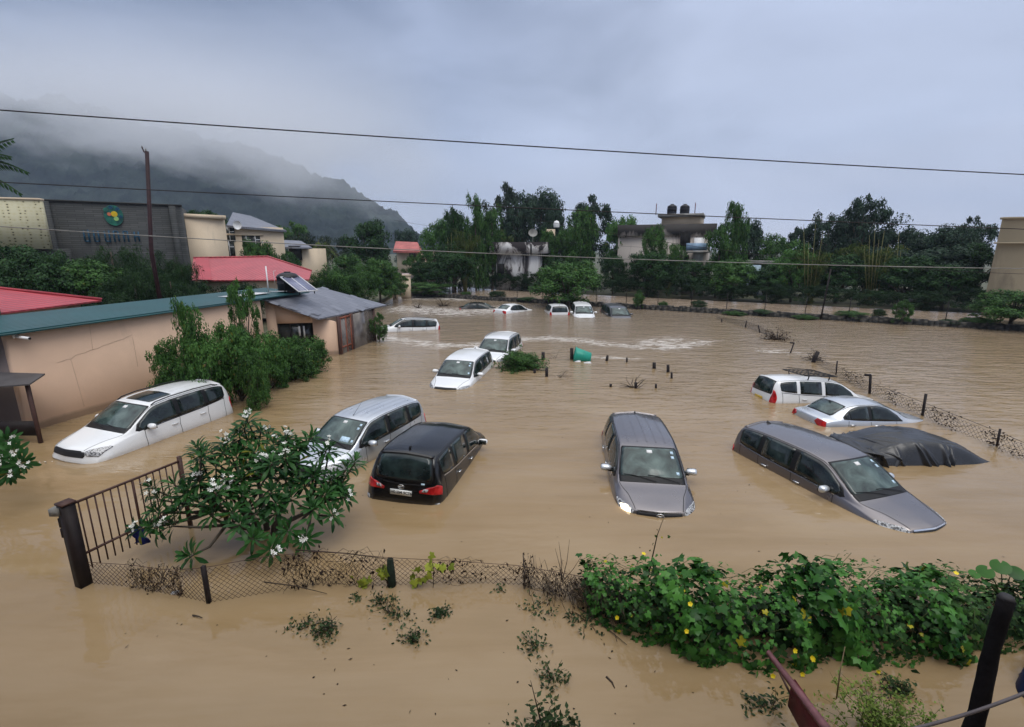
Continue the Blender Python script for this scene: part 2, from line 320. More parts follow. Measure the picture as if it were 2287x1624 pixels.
def make_car(kind, pose, mat, label, cat='car', group='cars standing in the flood water', detail=2, sunroof=False, rails=False, chrome=True, shark=True, aerial=False,
             plate=None, badge=False, lit=False, dark_quarter=True, mirrors=(1, -1), ribs=False, d_pillar=False, rear_badge=False):
    Sf = surf(kind); sp = SPEC[kind]; k = sp['L'] / 4.735; w = sp['W'] / 1.83; h = sp['H'] / 1.745; sed = kind == 'sedan'
    root = empty('parked_car', pose[:3], label, cat, group, rot=pose[3:])
    n = Sf.n
    # body
    a = np.linspace(0, n, n * 7 + 1); b = np.linspace(-4, 4, 65); A, B = np.meshgrid(a, b, indexing='ij')
    mb = MB(); mb.grid(Sf.ev(A, B).reshape(len(a), len(b), 3))
    for s_ in (0, n):                                                # close nose and tail
        q = Sf.ev(np.full(17, float(s_)), np.linspace(-4, 4, 17)); c = q.mean(0); c[2] = .3
        mb.add(np.vstack([q, c]), [[i, i + 1, 17] if s_ else [i + 1, i, 17] for i in range(16)])
    body = mb.build('body', M[mat], root, smooth=True)
    wind_end = 4.93
    # windscreen with its black border, wipers
    m = MB(); Sf.patch(m, [(3.02, -.93, .93), (3.3, -.955, .955), (4.0, -.955, .955), (4.8, -.95, .95), (wind_end, -.90, .90)], .004, 14, 5); m.build('windscreen_border', M['frit'], root, True)
    m = MB(); Sf.patch(m, [(3.36, -.86, .86), (3.5, -.905, .905), (4.0, -.905, .905), (4.72, -.90, .90), (4.84, -.83, .83)], .009, 14, 5); m.build('windscreen', M['screen_car'], root, True)
    if detail > 1:
        for t0, t1 in ((.1, -.78), (.72, -.12)):
            m = MB(); ps = [Sf.pt(3.08 + .34 * math.sin(f * 1.6), t0 + (t1 - t0) * f, .022) for f in np.linspace(0, 1, 7)]; m.tube(ps, .007, 5); m.build('wiper', M['plastic'], root)
        m = MB(); c = Sf.pt(4.6, 0, .012); Sf.patch(m, [(4.55, -.09, .09), (4.72, -.09, .09)], .013, 3, 2); m.build('mirror_mount', M['white'], root)
        if kind in ('mpv', 'small_mpv'):
            for (s0, t0) in ((4.55, .68), (4.3, .66)) + (((3.5, .7),) if detail > 1 and plate is None else ()):
                m = MB(); Sf.patch(m, [(s0, t0, t0 + .10), (s0 + .14, t0, t0 + .10)], .012, 2, 2); m.build('sticker', M['sticker'], root)
    # rear window
    r0, r1 = (9.02, 10.98) if not sed else (8.12, 9.93); tw = .93 if not sed else .90
    if kind == 'tall_suv': tw = .9
    m = MB(); Sf.patch(m, [(r0, -tw + .06, tw - .06), (r0 + .15, -tw, tw), (r1 - .3, -tw, tw), (r1, -tw + .08, tw - .08)], .004, 12, 4); m.build('rear_window_border', M['frit'], root, True)
    m = MB(); Sf.patch(m, [(r0 + .14, -tw + .14, tw - .14), (r0 + .3, -tw + .06, tw - .06), (r1 - .4, -tw + .07, tw - .07), (r1 - .14, -tw + .16, tw - .16)], .009, 12, 4); m.build('rear_window', M['screen_car' if sed else 'glass_car'], root, True)
    if not sed:                                                       # lip spoiler over the tailgate
        m = MB(); Sf.patch(m, [(8.75, -.93, .93), (9.0, -.93, .93), (9.06, -.90, .90)], .028, 12, 3); m.build('spoiler', M[mat], root, True)
    for fl in (1, -1):
        m = MB()                                                      # dark frame that runs round all side panes
        end = 8.9 if not sed else 9.2
        if sed: fr = [(3.45, 1.75, 1.9), (3.9, 1.35, 1.95), (4.6, 1.12, 1.96), (5.4, 1.07, 1.96), (7, 1.07, 1.96), (7.8, 1.16, 1.95), (8.6, 1.38, 1.93), (9.1, 1.62, 1.90)]
        else: fr = [(3.25, 1.55, 1.9), (3.7, 1.16, 1.95), (4.4, 1.09, 1.96), (5.2, 1.06, 1.96), (8.0, 1.06, 1.96), (8.75, 1.12, 1.94), (8.98, 1.2, 1.80)]
        Sf.patch(m, fr, .004, 6, 4, fl)
        if kind != 'wagon' or rails: m.build('side_window_frame', M['frit'], root, True)
        if sed: panes = [[(3.75, 1.6, 1.88), (4.2, 1.32, 1.9), (4.8, 1.15, 1.91), (5.6, 1.12, 1.92), (6.3, 1.12, 1.92)], [(6.5, 1.12, 1.92), (7.3, 1.12, 1.92), (7.9, 1.22, 1.92), (8.2, 1.3, 1.91)], [(8.3, 1.36, 1.9), (8.8, 1.55, 1.87)]]
        else: panes = [[(3.5, 1.5, 1.88), (3.9, 1.22, 1.91), (4.5, 1.13, 1.92), (5.3, 1.11, 1.92), (6.0, 1.11, 1.92)], [(6.2, 1.11, 1.92), (7.28, 1.11, 1.92)], [(7.48, 1.12, 1.9), (8.1, 1.12, 1.9), (8.66, 1.18, 1.86), (8.84, 1.4, 1.8)]]
        for i, pn in enumerate(panes):
            m = MB(); Sf.patch(m, pn, .009, 6, 4, fl); m.build('side_window', M['glass_car'], root, True)
        m = MB()
        if sed: Sf.line(m, [(3.9, 1.99), (8.9, 1.99)], .016 * w, .006, fl)
        else: Sf.line(m, [(3.5, 1.99), (8.85, 1.98)], .02 * w, .006, fl)
        m.build('window_trim', M['chrome' if chrome else 'plastic'], root)
        if detail > 1:
            m = MB(); dl = ((3.55, 6.1, 7.38, 8.75) if not sed else (3.9, 6.4, 8.5))
            for x0 in dl: Sf.line(m, [(x0, 2.02), (x0 - .05, 2.6), (x0, 3.4)], .014, .003, fl)
            Sf.line(m, [(1.02, .93), (1.6, .955), (2.4, .96), (3.0, .94)], .014, .003, fl)
            Sf.line(m, [(3.4, .97), (5, 1.0), (7, 1.0), (8.7, .99)], .014, .003, fl)
            m.build('panel_gaps', M['frit'], root)
            for x0 in ((5.75, 7.05) if not sed else (6.0, 8.0)):
                c = Sf.pt(x0, 2.42, .03 ) * np.array([1, fl, 1]); c[0] = Sf.pt(x0, 2.42)[0]
                m = MB(); m.box(c, (.19 * k, .025, .03)); m.box(c + (.08 * k, -.018 * fl, 0), (.02, .04, .025)); m.box(c - (.08 * k, .018 * fl, 0), (.02, .04, .025)); m.build('door_handle', M['chrome' if chrome else mat], root)
        # lamps
        m = MB()
        if sed: Sf.patch(m, [(12.05, .75, 1.85), (12.5, .62, 1.95), (12.95, .95, 1.98)], .012, 8, 3, fl); 
        elif kind in ('mpv',): Sf.patch(m, [(11.05, 1.2, 2.05), (11.3, .78, 2.15), (11.65, .52, 2.15), (11.85, .55, 2.1)], .014, 8, 3, fl)
        elif kind == 'wagon': Sf.patch(m, [(10.3, 1.02, 1.5), (10.8, 1.0, 1.9), (11.4, .95, 2.2), (12.2, 1.0, 2.05), (12.45, 1.2, 1.9)], .016, 8, 3, fl)
        else: Sf.patch(m, [(10.75, 1.1, 1.75), (11.1, .98, 2.05), (11.9, .95, 2.05), (12.1, 1.15, 1.95)], .016, 8, 3, fl)
        tl = m.build('tail_light', M['red_lens'], root, True)
        if kind == 'mpv' and detail > 1:
            m = MB(); Sf.patch(m, [(11.45, .64, .80), (11.72, .60, .78)], .017, 3, 2, fl); m.build('reversing_lamp', M['clear_lens'], tl)
        m = MB(); Sf.patch(m, [(.55, 1.2, 1.9), (.8, .98, 2.05), (1.15, 1.12, 2.1), (1.6, 1.62, 2.1), (1.85, 1.85, 2.05)] if not sed else [(.6, 1.1, 1.9), (.9, 1.0, 2.0), (1.4, 1.5, 2.0), (1.7, 1.8, 2.0)], .010, 8, 3, fl)
        hl = m.build('headlight', M['clear_lens'], root, True)
        if lit and fl == -1:
            m = MB(); c = Sf.pt(.95, 1.45, .02) * np.array([1, -1, 1]); 
            bulb = (lambda q: (q.set(Base_Color=(1, .9, .7)), q.put(q.b.inputs['Emission Color'], (1, .82, .55)), q.put(q.b.inputs['Emission Strength'], 5.0), q.m)[3])(Mat('lit_headlamp'))
            Sf.patch(m, [(.72, 1.18, 1.7), (1.0, 1.2, 1.85), (1.25, 1.4, 1.85)], .016, 4, 3, -1); m.build('lit_bulb', bulb, hl)
        if fl in mirrors:
            mx = Sf.pt(3.75, 1.98)[0] - (.05 if not sed else .0); zz = (1.16 * h if not sed else 1.0); y0 = .86 * w if not sed else .78
            mm = MB(); q = np.array([[.0, 0], [.045, .03], [.07, .06], [.085, .12], [.09, .20], [.08, .25], [.05, .275], [0, .285]])
            R = np.array([[1, 0, 0], [0, 0, fl * 1.0], [0, .78, 0]])
            an = np.linspace(0, 2 * math.pi, 15)[:-1]; G = []
            for r_, y_ in q: G.append(np.stack([r_ * 1.0 * np.cos(an) * np.where(np.cos(an) > 0, 1.15, .55), np.full(14, (y_ - .02) * fl), r_ * .9 * np.sin(an)], -1))
            G = np.array(G); G = np.concatenate([G, G[:, :1]], 1); mm.grid(G + np.array([mx, y0 * fl, zz])); mo = mm.build('mirror', M[mat if mat != 'black_paint' else 'white_paint'] if mat not in ('grey_paint',) else M['silver_paint'], root, True)
            mm = MB(); mm.box((mx, (y0 - .0) * fl, zz - .055), (.10, .16, .05)); mm.build('mirror_foot', M['plastic'], mo)
            mm = MB(); mm.box((mx - .05, (y0 + .14) * fl, zz), (.012, .20, .12)); mm.build('mirror_glass', M['glass_car'], mo)
    # front: grille, badge
    m = MB(); Sf.patch(m, [(.12, -.72, .72), (.5, -.9, .9), (.86, -.86, .86)] if kind != 'suv' else [(.42, -.98, .98), (.6, -1.08, 1.08), (.9, -.98, .98)], .012, 12, 3); gr = m.build('grille', M['plastic'], root, True)
    m = MB(); Sf.line(m, [(.93, -.84), (.95, -.4), (.95, .4), (.93, .84)], .03, .014); m.build('grille_bar', M['chrome' if chrome else 'plastic'], gr)
    if badge:
        m = MB(); c = Sf.pt(.72, 0, .03); an = np.linspace(0, 2 * math.pi, 17)
        for rx, ry, dz in ((.075, .05, 0), (.028, .048, 0), (.055, .022, .018)): m.tube([c + (0.005, rx * math.cos(t), ry * math.sin(t) + dz) for t in an], .007, 5)
        m.build('badge', M['chrome'], root)
    if rear_badge:
        m = MB(); c = Sf.pt(11.45, 0, .02); an = np.linspace(0, 2 * math.pi, 17)
        for rx, ry, dz in ((.07, .047, 0), (.026, .045, 0), (.052, .02, .017)): m.tube([c + (-.004, rx * math.cos(t), ry * math.sin(t) + dz) for t in an], .006, 5)
        m.build('rear_badge', M['chrome'], root)
        for fl in (1, -1):
            m = MB(); Sf.patch(m, [(12.55, 1.35, 1.9), (12.95, 1.4, 1.9)], .02, 4, 2, fl); m.build('bumper_reflector', M['clear_lens'], root)
        m = MB(); Sf.patch(m, [(11.02, -.64, -.54), (11.16, -.64, -.54)], .013, 3, 2); m.build('sticker', M['sticker'], root)
        m = MB(); Sf.line(m, [(11.15, -.55), (11.2, 0), (11.15, .55)], .03, .02); m.build('tailgate_bar', M['plastic'], root)
    if plate:
        c = Sf.pt(11.95, 0, .02) if not sed else Sf.pt(12.6, 0, .02)
        m = MB(); m.box(c, (.012, .50, .12)); pl = m.build('number_plate', M['plate_y' if plate == 'yellow' else 'plate'], root)
        if plate != 'yellow': text_mesh('plate_text', plate, .088, M['ink'], pl, c + (-.0075, 0, 0), (math.pi / 2, 0, -math.pi / 2), .001)
    # roof
    if shark:
        c = Sf.pt(8.3, 0); m = MB(); m.add(c + np.array([[.09, .0, 0], [-.08, .03, -.004], [-.08, -.03, -.004], [-.075, 0, .07], [-.03, 0, .045]]), [[0, 1, 4], [1, 3, 4], [0, 4, 2], [4, 3, 2]]); m.add(c + np.array([[-.08, .03, 0], [-.08, -.03, 0], [-.075, 0, .07]]), [[0, 1, 2]]); m.build('antenna', M['plastic'], root)
    if aerial:
        c = Sf.pt(5.25, 0); m = MB(); m.tube([c, c + (-.02, 0, .02), c + (-.42, 0, .34)], [.02, .006, .003], 5); m.build('antenna', M['plastic'], root)
    if ribs:
        m = MB()
        for t in (-.62, -.31, 0, .31, .62): Sf.line(m, [(6.45 if sunroof else 5.3, t), (7, t), (8.4, t)], .03, .006)
        m.build('roof_ribs', M[mat], root, True)
    if rails:
        for fl in (1, -1):
            ps = [Sf.pt(x, .93 * fl, .05 if 5.2 < x < 8.4 else .005) for x in (5.0, 5.25, 6, 7, 8, 8.4, 8.6)]; m = MB(); m.tube(ps, .018, 6); m.build('roof_rail', M['plastic' if rails == 'black' else 'chrome'], root)
    if sunroof:
        m = MB(); Sf.patch(m, [(5.25, -.62, .62), (5.4, -.66, .66), (6.15, -.66, .66), (6.3, -.62, .62)], .006, 8, 3); m.build('sunroof', M['glass_car'], root, True)
    return root, Sf
POSE = {
'A': (3.296, 11.398, -0.868, -1.678, -0.010, -0.012),
'B': (7.567, 10.779, -0.905, -1.252, -0.012, -0.005),
'C': (-1.974, 11.931, -0.798, 1.360, 0.077, 0.036),
'D': (-4.196, 12.754, -0.586, -2.002, -0.017, -0.015),
'E': (-10.937, 13.953, -0.578, -1.871, 0.007, -0.033),
'F': (-2.171, 20.726, -0.868, -1.783, -0.004, -0.019),
'G': (-0.749, 25.546, -0.905, -1.810, -0.024, -0.012),
'H': (11.379, 17.556, -0.867, 0.042, 0.042, -0.068),
'I': (11.662, 15.308, -0.861, 0.124, 0.026, -0.025),
'J': (11.33, 12.444, -0.868, 0.014, 0.077, -0.006),
'K': (-7.204, 33.159, -0.797, 3.463, -0.072, 0.050)}
def ps(n): a = POSE[n]; return (a[0], a[1], a[2], a[5], a[4], a[3])
make_car('mpv', ps('A'), 'grey_paint', 'bronze grey people carrier facing the camera with one headlight still lit', badge=True, lit=True, ribs=True)
make_car('mpv', ps('B'), 'grey_paint', 'bronze grey people carrier seen from its side, nose down beside the covered car', badge=False)
make_car('mpv', ps('C'), 'black_paint', 'black people carrier with its tail and white number plate to the camera', plate='CH01BM 9C767', rear_badge=True, mirrors=(-1,))
root_d, Sf = make_car('small_mpv', ps('D'), 'silver_paint', 'silver people carrier between the black car and the white flowering tree', shark=False, aerial=True, ribs=True, chrome=False)
m = MB(); Sf.patch(m, [(3.45, .28, .62), (3.75, .28, .62)], .014, 4, 2); m.build('dashboard_paper', M['sticker'], root_d)
make_car('suv', ps('E'), 'white_paint', 'white sport utility car with sunroof and black roof rails beside the beige wall', sunroof=True, rails='black', ribs=True, shark=False, chrome=False)
make_car('mpv', ps('F'), 'white_paint', 'white people carrier with its bonnet under water, nearer one of the pair in the middle', chrome=False)
make_car('tall_suv', ps('G'), 'white_paint', 'white sport utility car with roof rails beside the drowned shrub, farther of the middle pair', rails='chrome', shark=False)
root_h, Sf = make_car('wagon', ps('H'), 'white_paint', 'white taxi estate with a roof rack and large red tail light', plate='yellow', chrome=False, shark=False, rails=False, mirrors=(1,))
zr = 1.62 + .13; x0, x1, yw = -1.0, .22, .60
m = MB()
for y in (-yw, yw): m.tube([(x0, y, zr), (x1, y, zr)], .018, 6); m.tube([(x0 + .15, y, zr + .08), (x1 - .05, y, zr + .02)], .012, 6)
for x in (x0, x1): m.tube([(x, -yw, zr), (x, yw, zr)], .018, 6)
m.tube([(x0, -yw - .12, zr), (x1, -yw - .12, zr)], .02, 6); rk = m.build('roof_rack', M['plastic'], root_h)
m = MB()
for x in np.linspace(x0 + .15, x1 - .15, 6): m.tube([(x, -yw, zr), (x, yw, zr)], .010, 5)
for y in (-.35, -.12, .12, .35): m.tube([(x0, y, zr), (x1, y, zr)], .008, 5)
m.build('rack_bars', M['plastic'], rk)
for x in (x0 + .25, x1 - .2):
    for y in (-yw, yw): m = MB(); m.tube([(x, y, zr), (x, y * .98, zr - .12), (x, y * .93, zr - .17)], .022, 6); m.build('rack_foot', M['plastic'], rk)
make_car('sedan', ps('I'), 'silver_paint', 'silver saloon car between the white estate and the covered car', shark=True, mirrors=(1,))
make_car('wagon', ps('K'), 'white_paint', 'white estate car half sunk beside the slate roofed annex', rails='black', shark=False, chrome=False)
def far_pose(u, v, z, yaw, pitch=0.0, roll=0.0): p = gp(u, v); return (p[0], p[1], z, roll, pitch, yaw)
make_car('sedan', far_pose(1077, 688, -.93, .12, .02), 'black_paint', 'black saloon car sunk to its windows, farthest left in the far row', mirrors=(), chrome=False)
make_car('sedan', far_pose(1150, 695, -.78, .85, .03), 'white_paint', 'white saloon car seen from behind, second in the far row', chrome=False)
make_car('hatch', far_pose(1241, 697, -.86, 1.66, .03), 'white_paint', 'white hatchback with its tail to the camera in front of the round leafy tree', mirrors=(), chrome=False)
make_car('mpv', far_pose(1301, 702, -.88, -1.60, .02), 'white_paint', 'white people carrier facing the camera in the far row', chrome=False)
make_car('tall_suv', far_pose(1377, 704, -1.02, -1.50, .03), 'darkgrey_paint', 'dark slate grey car at the right end of the far row')
# the covered car: a sheet of cloth drawn over a saloon, with wrinkles that fall from the roof
def covered_car():
    p = ps('J'); root = empty('covered_car', p[:3], 'car hidden under a wrinkled black cloth cover', 'car', 'cars standing in the flood water', rot=p[3:]); root.scale = (1.09, 1.05, .915)
    Sf = surf('sedan'); a = np.linspace(0, Sf.n, 240); b = np.linspace(-4, 4, 150); A, B = np.meshgrid(a, b, indexing='ij')
    V = Sf.ev(A, B).reshape(240, 150, 3); N = Sf.nrm(A.ravel(), B.ravel()).reshape(240, 150, 3)
    rg = np.random.default_rng(5); d = np.zeros(A.shape); side = np.clip((np.abs(B) - .8) / 1.2, 0, 1)
    for i in range(46):                                              # folds running down and slightly back
        c = rg.uniform(0, Sf.n); sl = rg.uniform(-1.1, .3); wd = rg.uniform(.05, .16); am = rg.uniform(.03, .085); sg = rg.choice([-1, 1])
        line = A - c - sl * (np.abs(B) - 1.5); d += am * np.exp(-(line / wd) ** 2) * side * (np.sign(B) == sg)
    for i in range(26):                                              # short creases on top
        c = np.array([rg.uniform(3, 11), rg.uniform(-.9, .9)]); an = rg.uniform(0, 3.14); wd = rg.uniform(.05, .12); ln = rg.uniform(.6, 1.6)
        u_ = (A - c[0]) * math.cos(an) + (B - c[1]) * math.sin(an) * 2; v_ = -(A - c[0]) * math.sin(an) + (B - c[1]) * math.cos(an) * 2
        d += rg.uniform(.012, .035) * np.exp(-(v_ / wd) ** 2 - (u_ / ln) ** 2)
    V = V + N * (.035 + d)[..., None]; m = MB(); m.grid(V)
    k = Mat('cover_cloth'); n = k.noise(3, 5, .6); k.set(Base_Color=k.ramp(n, [(.3, (.010, .011, .013)), (.7, (.022, .023, .028))]), Roughness=.27); k.bump(k.noise(120, 2), .15, .004)
    m.build('cover', k.m, root, True)
    # loose hem that floats on the water past the bonnet
    m = MB(); g = []
    for i in range(10):
        x = 1.35 + i * .075; wv = .55 * math.sin(math.pi * min(1, (i + 3) / 17)) + .08
        g.append([(x, -.35 + yy * wv + .04 * math.sin(i), .91 + .088 * x + .012 * math.sin(i * 1.7 + yy * 4)) for yy in np.linspace(-1, 1, 12)])
    m.grid(g); k2 = Mat('silted_cloth'); k2.set(Base_Color=k2.ramp(k2.noise(5, 5, .6), [(.35, (.05, .042, .034)), (.65, (.15, .115, .08))]), Roughness=.5); hem = m.build('cover_hem', k2.m, root, True)
covered_car()
# ------------------------------------------------------------------ setting: water, land, road, hills
def fnoise(x, y, seed, octs=5, base=1.0):
    rg = np.random.default_rng(seed); o = np.zeros_like(x); a = 1.0
    for k in range(octs):
        for j in range(4):
            th = rg.uniform(0, 2 * math.pi); f = base * 2**k * rg.uniform(.7, 1.3); o += a * np.sin(f * (x * math.cos(th) + y * math.sin(th)) + rg.uniform(0, 6.28) + 1.3 * np.sin(f * .6 * (x * math.sin(th) - y * math.cos(th)) + rg.uniform(0, 6)))
        a *= .55
    return o / 4
WL = (np.array([-11.6, 57.6]), np.array([36.5, 31.2]))              # line of the stone retaining wall
wd_ = unit(WL[1] - WL[0]); wn_ = np.array([-wd_[1], wd_[0]])          # along, and away from the camera
def along(s, off=0.0): return WL[0] + wd_ * s + wn_ * off
def on_wall(u, off=0.0):                                             # world point of the wall line (moved back by off) seen at column u
    k = (u - CXD) / F_PX; o = WL[0] + wn_ * off                      # x = k*w with w = y*cos + (cam-z)*sin
    c, s_ = math.cos(TH), CAM_H * math.sin(TH); t = (k * (o[1] * c + s_) - o[0]) / (wd_[0] - k * wd_[1] * c); return o + wd_ * t
k = Mat('flood_water'); pos = k.map(src='World'); xyz = k.sep(pos)
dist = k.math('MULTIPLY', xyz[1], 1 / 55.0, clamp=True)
big = k.noise(.22, 4, .55, k.map((1, 1.6, 1), 'World')); mid = k.noise(1.1, 3, .5, k.map((.55, 1.3, 1), 'World'))
rip = k.noise(2.6, 3, .55, k.map((.45, 1.6, 1), 'World', (0, 0, .18)), .4)
streak = k.noise(.8, 6, .62, k.map((.22, 1.5, 1), 'World', (0, 0, .12)), .5)
fine = k.noise(9.0, 2, .5, k.map((.5, 1.4, 1), 'World'))
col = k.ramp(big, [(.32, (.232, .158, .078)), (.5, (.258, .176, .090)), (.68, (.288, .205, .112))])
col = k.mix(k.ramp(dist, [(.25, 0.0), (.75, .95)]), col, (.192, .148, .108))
col = k.mix(k.math('MULTIPLY', k.ramp(streak, [(.42, 0.0), (.62, 1.0)]), .18), col, (.37, .285, .19)); col = k.mix(k.math('MULTIPLY', k.ramp(streak, [(.36, 1.0), (.46, 0.0)]), .18), col, (.19, .13, .06))
def band(y0, wdt, x0, x1, amp=.5, ph=0.0, slope=0.0):
    yy = k.math('SUBTRACT', xyz[1], k.math('ADD', k.math('MULTIPLY', k.math('SINE', k.math('ADD', k.math('MULTIPLY', xyz[0], .55), ph)), amp), k.math('ADD', y0, k.math('MULTIPLY', xyz[0], slope))))
    g = k.math('SUBTRACT', 1.0, k.math('ABSOLUTE', k.math('DIVIDE', yy, wdt)), clamp=True)
    xr = k.math('MULTIPLY', k.math('SUBTRACT', xyz[0], x0), .8, clamp=True); xl = k.math('MULTIPLY', k.math('SUBTRACT', x1, xyz[0]), .4, clamp=True)
    return k.math('MULTIPLY', g, k.math('MULTIPLY', xr, xl))
foamn = k.noise(2.2, 8, .78, k.map((.55, 1.5, 1), 'World', (0, 0, .1)), .9)
fb = band(28.6, 1.7, -9.5, 13.5, 1.3, .4, -.05)
for args in ((29.0, 2.4, 6.5, 12, 1.2, 1.0, 0), (27.0, 1.4, 12.5, 17, .4, .6, -.1), (44.0, 5.5, -12, 2, 1.2, 1.0, 0), (53, 4.0, -13.5, -3, .3, 0, -.2), (24.8, .6, 3.0, 8, .6, 1.4, 0)):
    fb = k.math('MAXIMUM', fb, band(*args))
foam = k.math('MULTIPLY', k.math('MULTIPLY', k.math('SUBTRACT', k.math('ADD', foamn, k.math('MULTIPLY', fb, .13)), .545), 6.5, clamp=True), k.math('MULTIPLY', fb, 1.5, clamp=True), clamp=True)
far_speck = k.math('MULTIPLY', k.math('MULTIPLY', k.math('SUBTRACT', foamn, .60), 6, clamp=True), k.ramp(dist, [(.42, 0.0), (.7, .5)]), clamp=True)
foam = k.math('MAXIMUM', foam, far_speck)
col = k.mix(k.math('MULTIPLY', foam, .72), col, (.74, .70, .66))
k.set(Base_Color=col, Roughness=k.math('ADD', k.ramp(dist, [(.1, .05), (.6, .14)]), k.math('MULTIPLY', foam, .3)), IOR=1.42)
hs = k.math('ADD', k.math('MULTIPLY', mid, k.ramp(dist, [(.12, .25), (.42, 1.0)])), k.math('MULTIPLY', rip, k.ramp(dist, [(.16, .05), (.34, .9)])))
hs = k.math('ADD', hs, k.math('MULTIPLY', fine, k.ramp(dist, [(.2, .01), (.5, .16)]))); hs = k.math('ADD', hs, k.math('MULTIPLY', foam, .25))
k.bump(hs, .72, .085); M['water'] = k.m
m = MB(); m.add([(-260, -60, 0), (260, -60, 0), (260, 60, 0), (-260, 60, 0)], [[0, 1, 2, 3]]); tag(m.build('water', M['water']), kind='structure')
# raised land behind: one sheet with the flooded road as a lower strip of water along the wall
k = Mat('wet_ground'); k.set(Base_Color=k.ramp(k.noise(.5, 6, .6, k.map(src='World')), [(.35, (.035, .045, .018)), (.6, (.075, .075, .04)), (.75, (.16, .13, .085))]), Roughness=.8); M['ground'] = k.m
def poly(name, pts, z, mat, t=.6, kind='structure'):
    m = MB(); m.slab([(p[0], p[1], z) for p in pts], t); return tag(m.build(name, mat), kind=kind)
a0, a1 = along(-3), along(120); b0, b1 = along(-3, 8.5), along(120, 8.5)
land = [(-14.9, 16.0), (-12.3, 30.2), (-13.2, 47), (-13.8, 56), along(-2.6, .4), (a1[0] + wn_[0] * .4, a1[1] + wn_[1] * .4), (900, -20), (2500, 900), (2500, 2600), (-2500, 2600), (-2500, 16.0)]
poly('ground', land, .28, M['ground'], 1.4)
k = Mat('road_water'); n = k.noise(.8, 6, .6, k.map((1, 1, 1), 'World')); k.set(Base_Color=k.ramp(n, [(.35, (.20, .15, .105)), (.6, (.28, .215, .16)), (.75, (.35, .285, .225))]), Roughness=.22, IOR=1.33); k.bump(k.noise(3, 3, .5, k.map((.5, 1.2, 1), 'World')), .5, .05); M['road'] = k.m
poly('road', [along(-2, .45), along(75, .45), along(75, 7.2), along(10, 8.2), along(-2, 11)], .33, M['road'], .03)
# stone retaining wall
k = Mat('dark_stone'); v = k.N.new('ShaderNodeTexVoronoi'); v.inputs['Scale'].default_value = 3.2; k.L.new(k.map((1, 1, 1.4), 'World'), v.inputs['Vector'])
k.set(Base_Color=k.ramp(v.outputs['Distance'], [(.15, (.085, .075, .06)), (.45, (.03, .027, .022)), (.6, (.008, .008, .007))]), Roughness=.85); k.bump(v.outputs['Distance'], .8, .06); M['stone'] = k.m
rg = np.random.default_rng(3)
m = MB(); s0 = -2.5
while s0 < 66:                                                       # rough capping stones of uneven size
    ln = rg.uniform(.25, .6); c = along(s0 + ln / 2, .16 + rg.uniform(-.03, .03)); h = .40 + rg.uniform(-.05, .07)
    m.box((c[0], c[1], h / 2 - .3), (ln * .97, .45 + rg.uniform(-.06, .06), h + .6), math.atan2(wd_[1], wd_[0]) + rg.uniform(-.06, .06)); s0 += ln
tag(m.build('retaining_wall', M['stone']), 'long low dark stone retaining wall between the flooded car park and the road', 'wall')
# wooded hill behind, its top lost in cloud
gx, gy = np.meshgrid(np.linspace(-900, 60, 480), np.linspace(430, 900, 200))
ridge = np.interp(gx, [-900, -640, -500, -330, -240, -200, -172, -150, -128, -112, -80, -40, 60], [225, 200, 168, 122, 90, 80, 66, 52, 30, 15, 7, 1, -8])
prof = np.clip(1 - np.abs(gy - 640) / (150 + ridge * .35), 0, 1) ** .8
hz = ridge * prof + fnoise(gx, gy, 4, 5, .022) * 12 * np.clip(prof * 3, 0, 1)
rg = np.random.default_rng(9); hz += rg.random(hz.shape) * 4.5 * np.clip(prof * 4, 0, 1)
spike = fnoise(gx, gy, 8, 3, .33); hz += np.clip(spike, 0, 2) * 6.0 * np.clip(prof * 4, 0, 1)
m = MB(); m.grid(np.stack([gx, gy, hz - 3], -1)); k = Mat('hill_forest'); k.set(Base_Color=k.ramp(k.noise(.03, 8, .7, k.map(src='World')), [(.38, (.006, .013, .013)), (.62, (.040, .055, .046))]), Roughness=.95)
k.b.inputs['Specular IOR Level'].default_value = .1
tag(m.build('hills', k.m, smooth=False), kind='structure')

# ------------------------------------------------------------------ foliage builders
def clump_leaves(m, cen, rad, nclump, nleaf, ls, seed, shell=.62, crad=.34, asp=.5, up=.35, flat=1.0, droop=0.0):
    rg = np.random.default_rng(seed); cen = np.array(cen, float); rad = np.array(rad, float)
    d = unit(rg.normal(size=(nclump, 3))); d[:, 2] = np.where(d[:, 2] < -.45, -d[:, 2], d[:, 2]); r = shell + (1.0 - shell) * rg.random((nclump, 1)) ** .6
    r *= 1 + .16 * np.sin(d[:, :1] * 5 + seed) * np.cos(d[:, 1:2] * 4 + seed * 2)
    cc = cen + d * r * rad; R = crad * rad.mean() * rg.uniform(.6, 1.25, (nclump, 1))
    per = max(1, nleaf // nclump); ci = np.repeat(np.arange(nclump), per); ld = unit(rg.normal(size=(len(ci), 3)) + d[ci] * .5)
    lr = rg.random((len(ci), 1)) ** .45
    p = cc[ci] + ld * R[ci] * lr * np.array([1, 1, .72 * flat]); nr = unit(ld + np.array([0, 0, up]) + rg.normal(size=ld.shape) * .45)
    dr = unit(np.cross(nr, rg.normal(size=ld.shape)) - np.array([0, 0, droop])); l = ls * rg.uniform(.6, 1.3, len(ci))
    m.leaves(p, dr, nr, l, l * asp); return cc
M['trunk'] = simple('bark', (.085, .07, .055), .9, .35, 6)
M['twig'] = simple('dry_twig', (.045, .032, .022), .9, .3, 6)
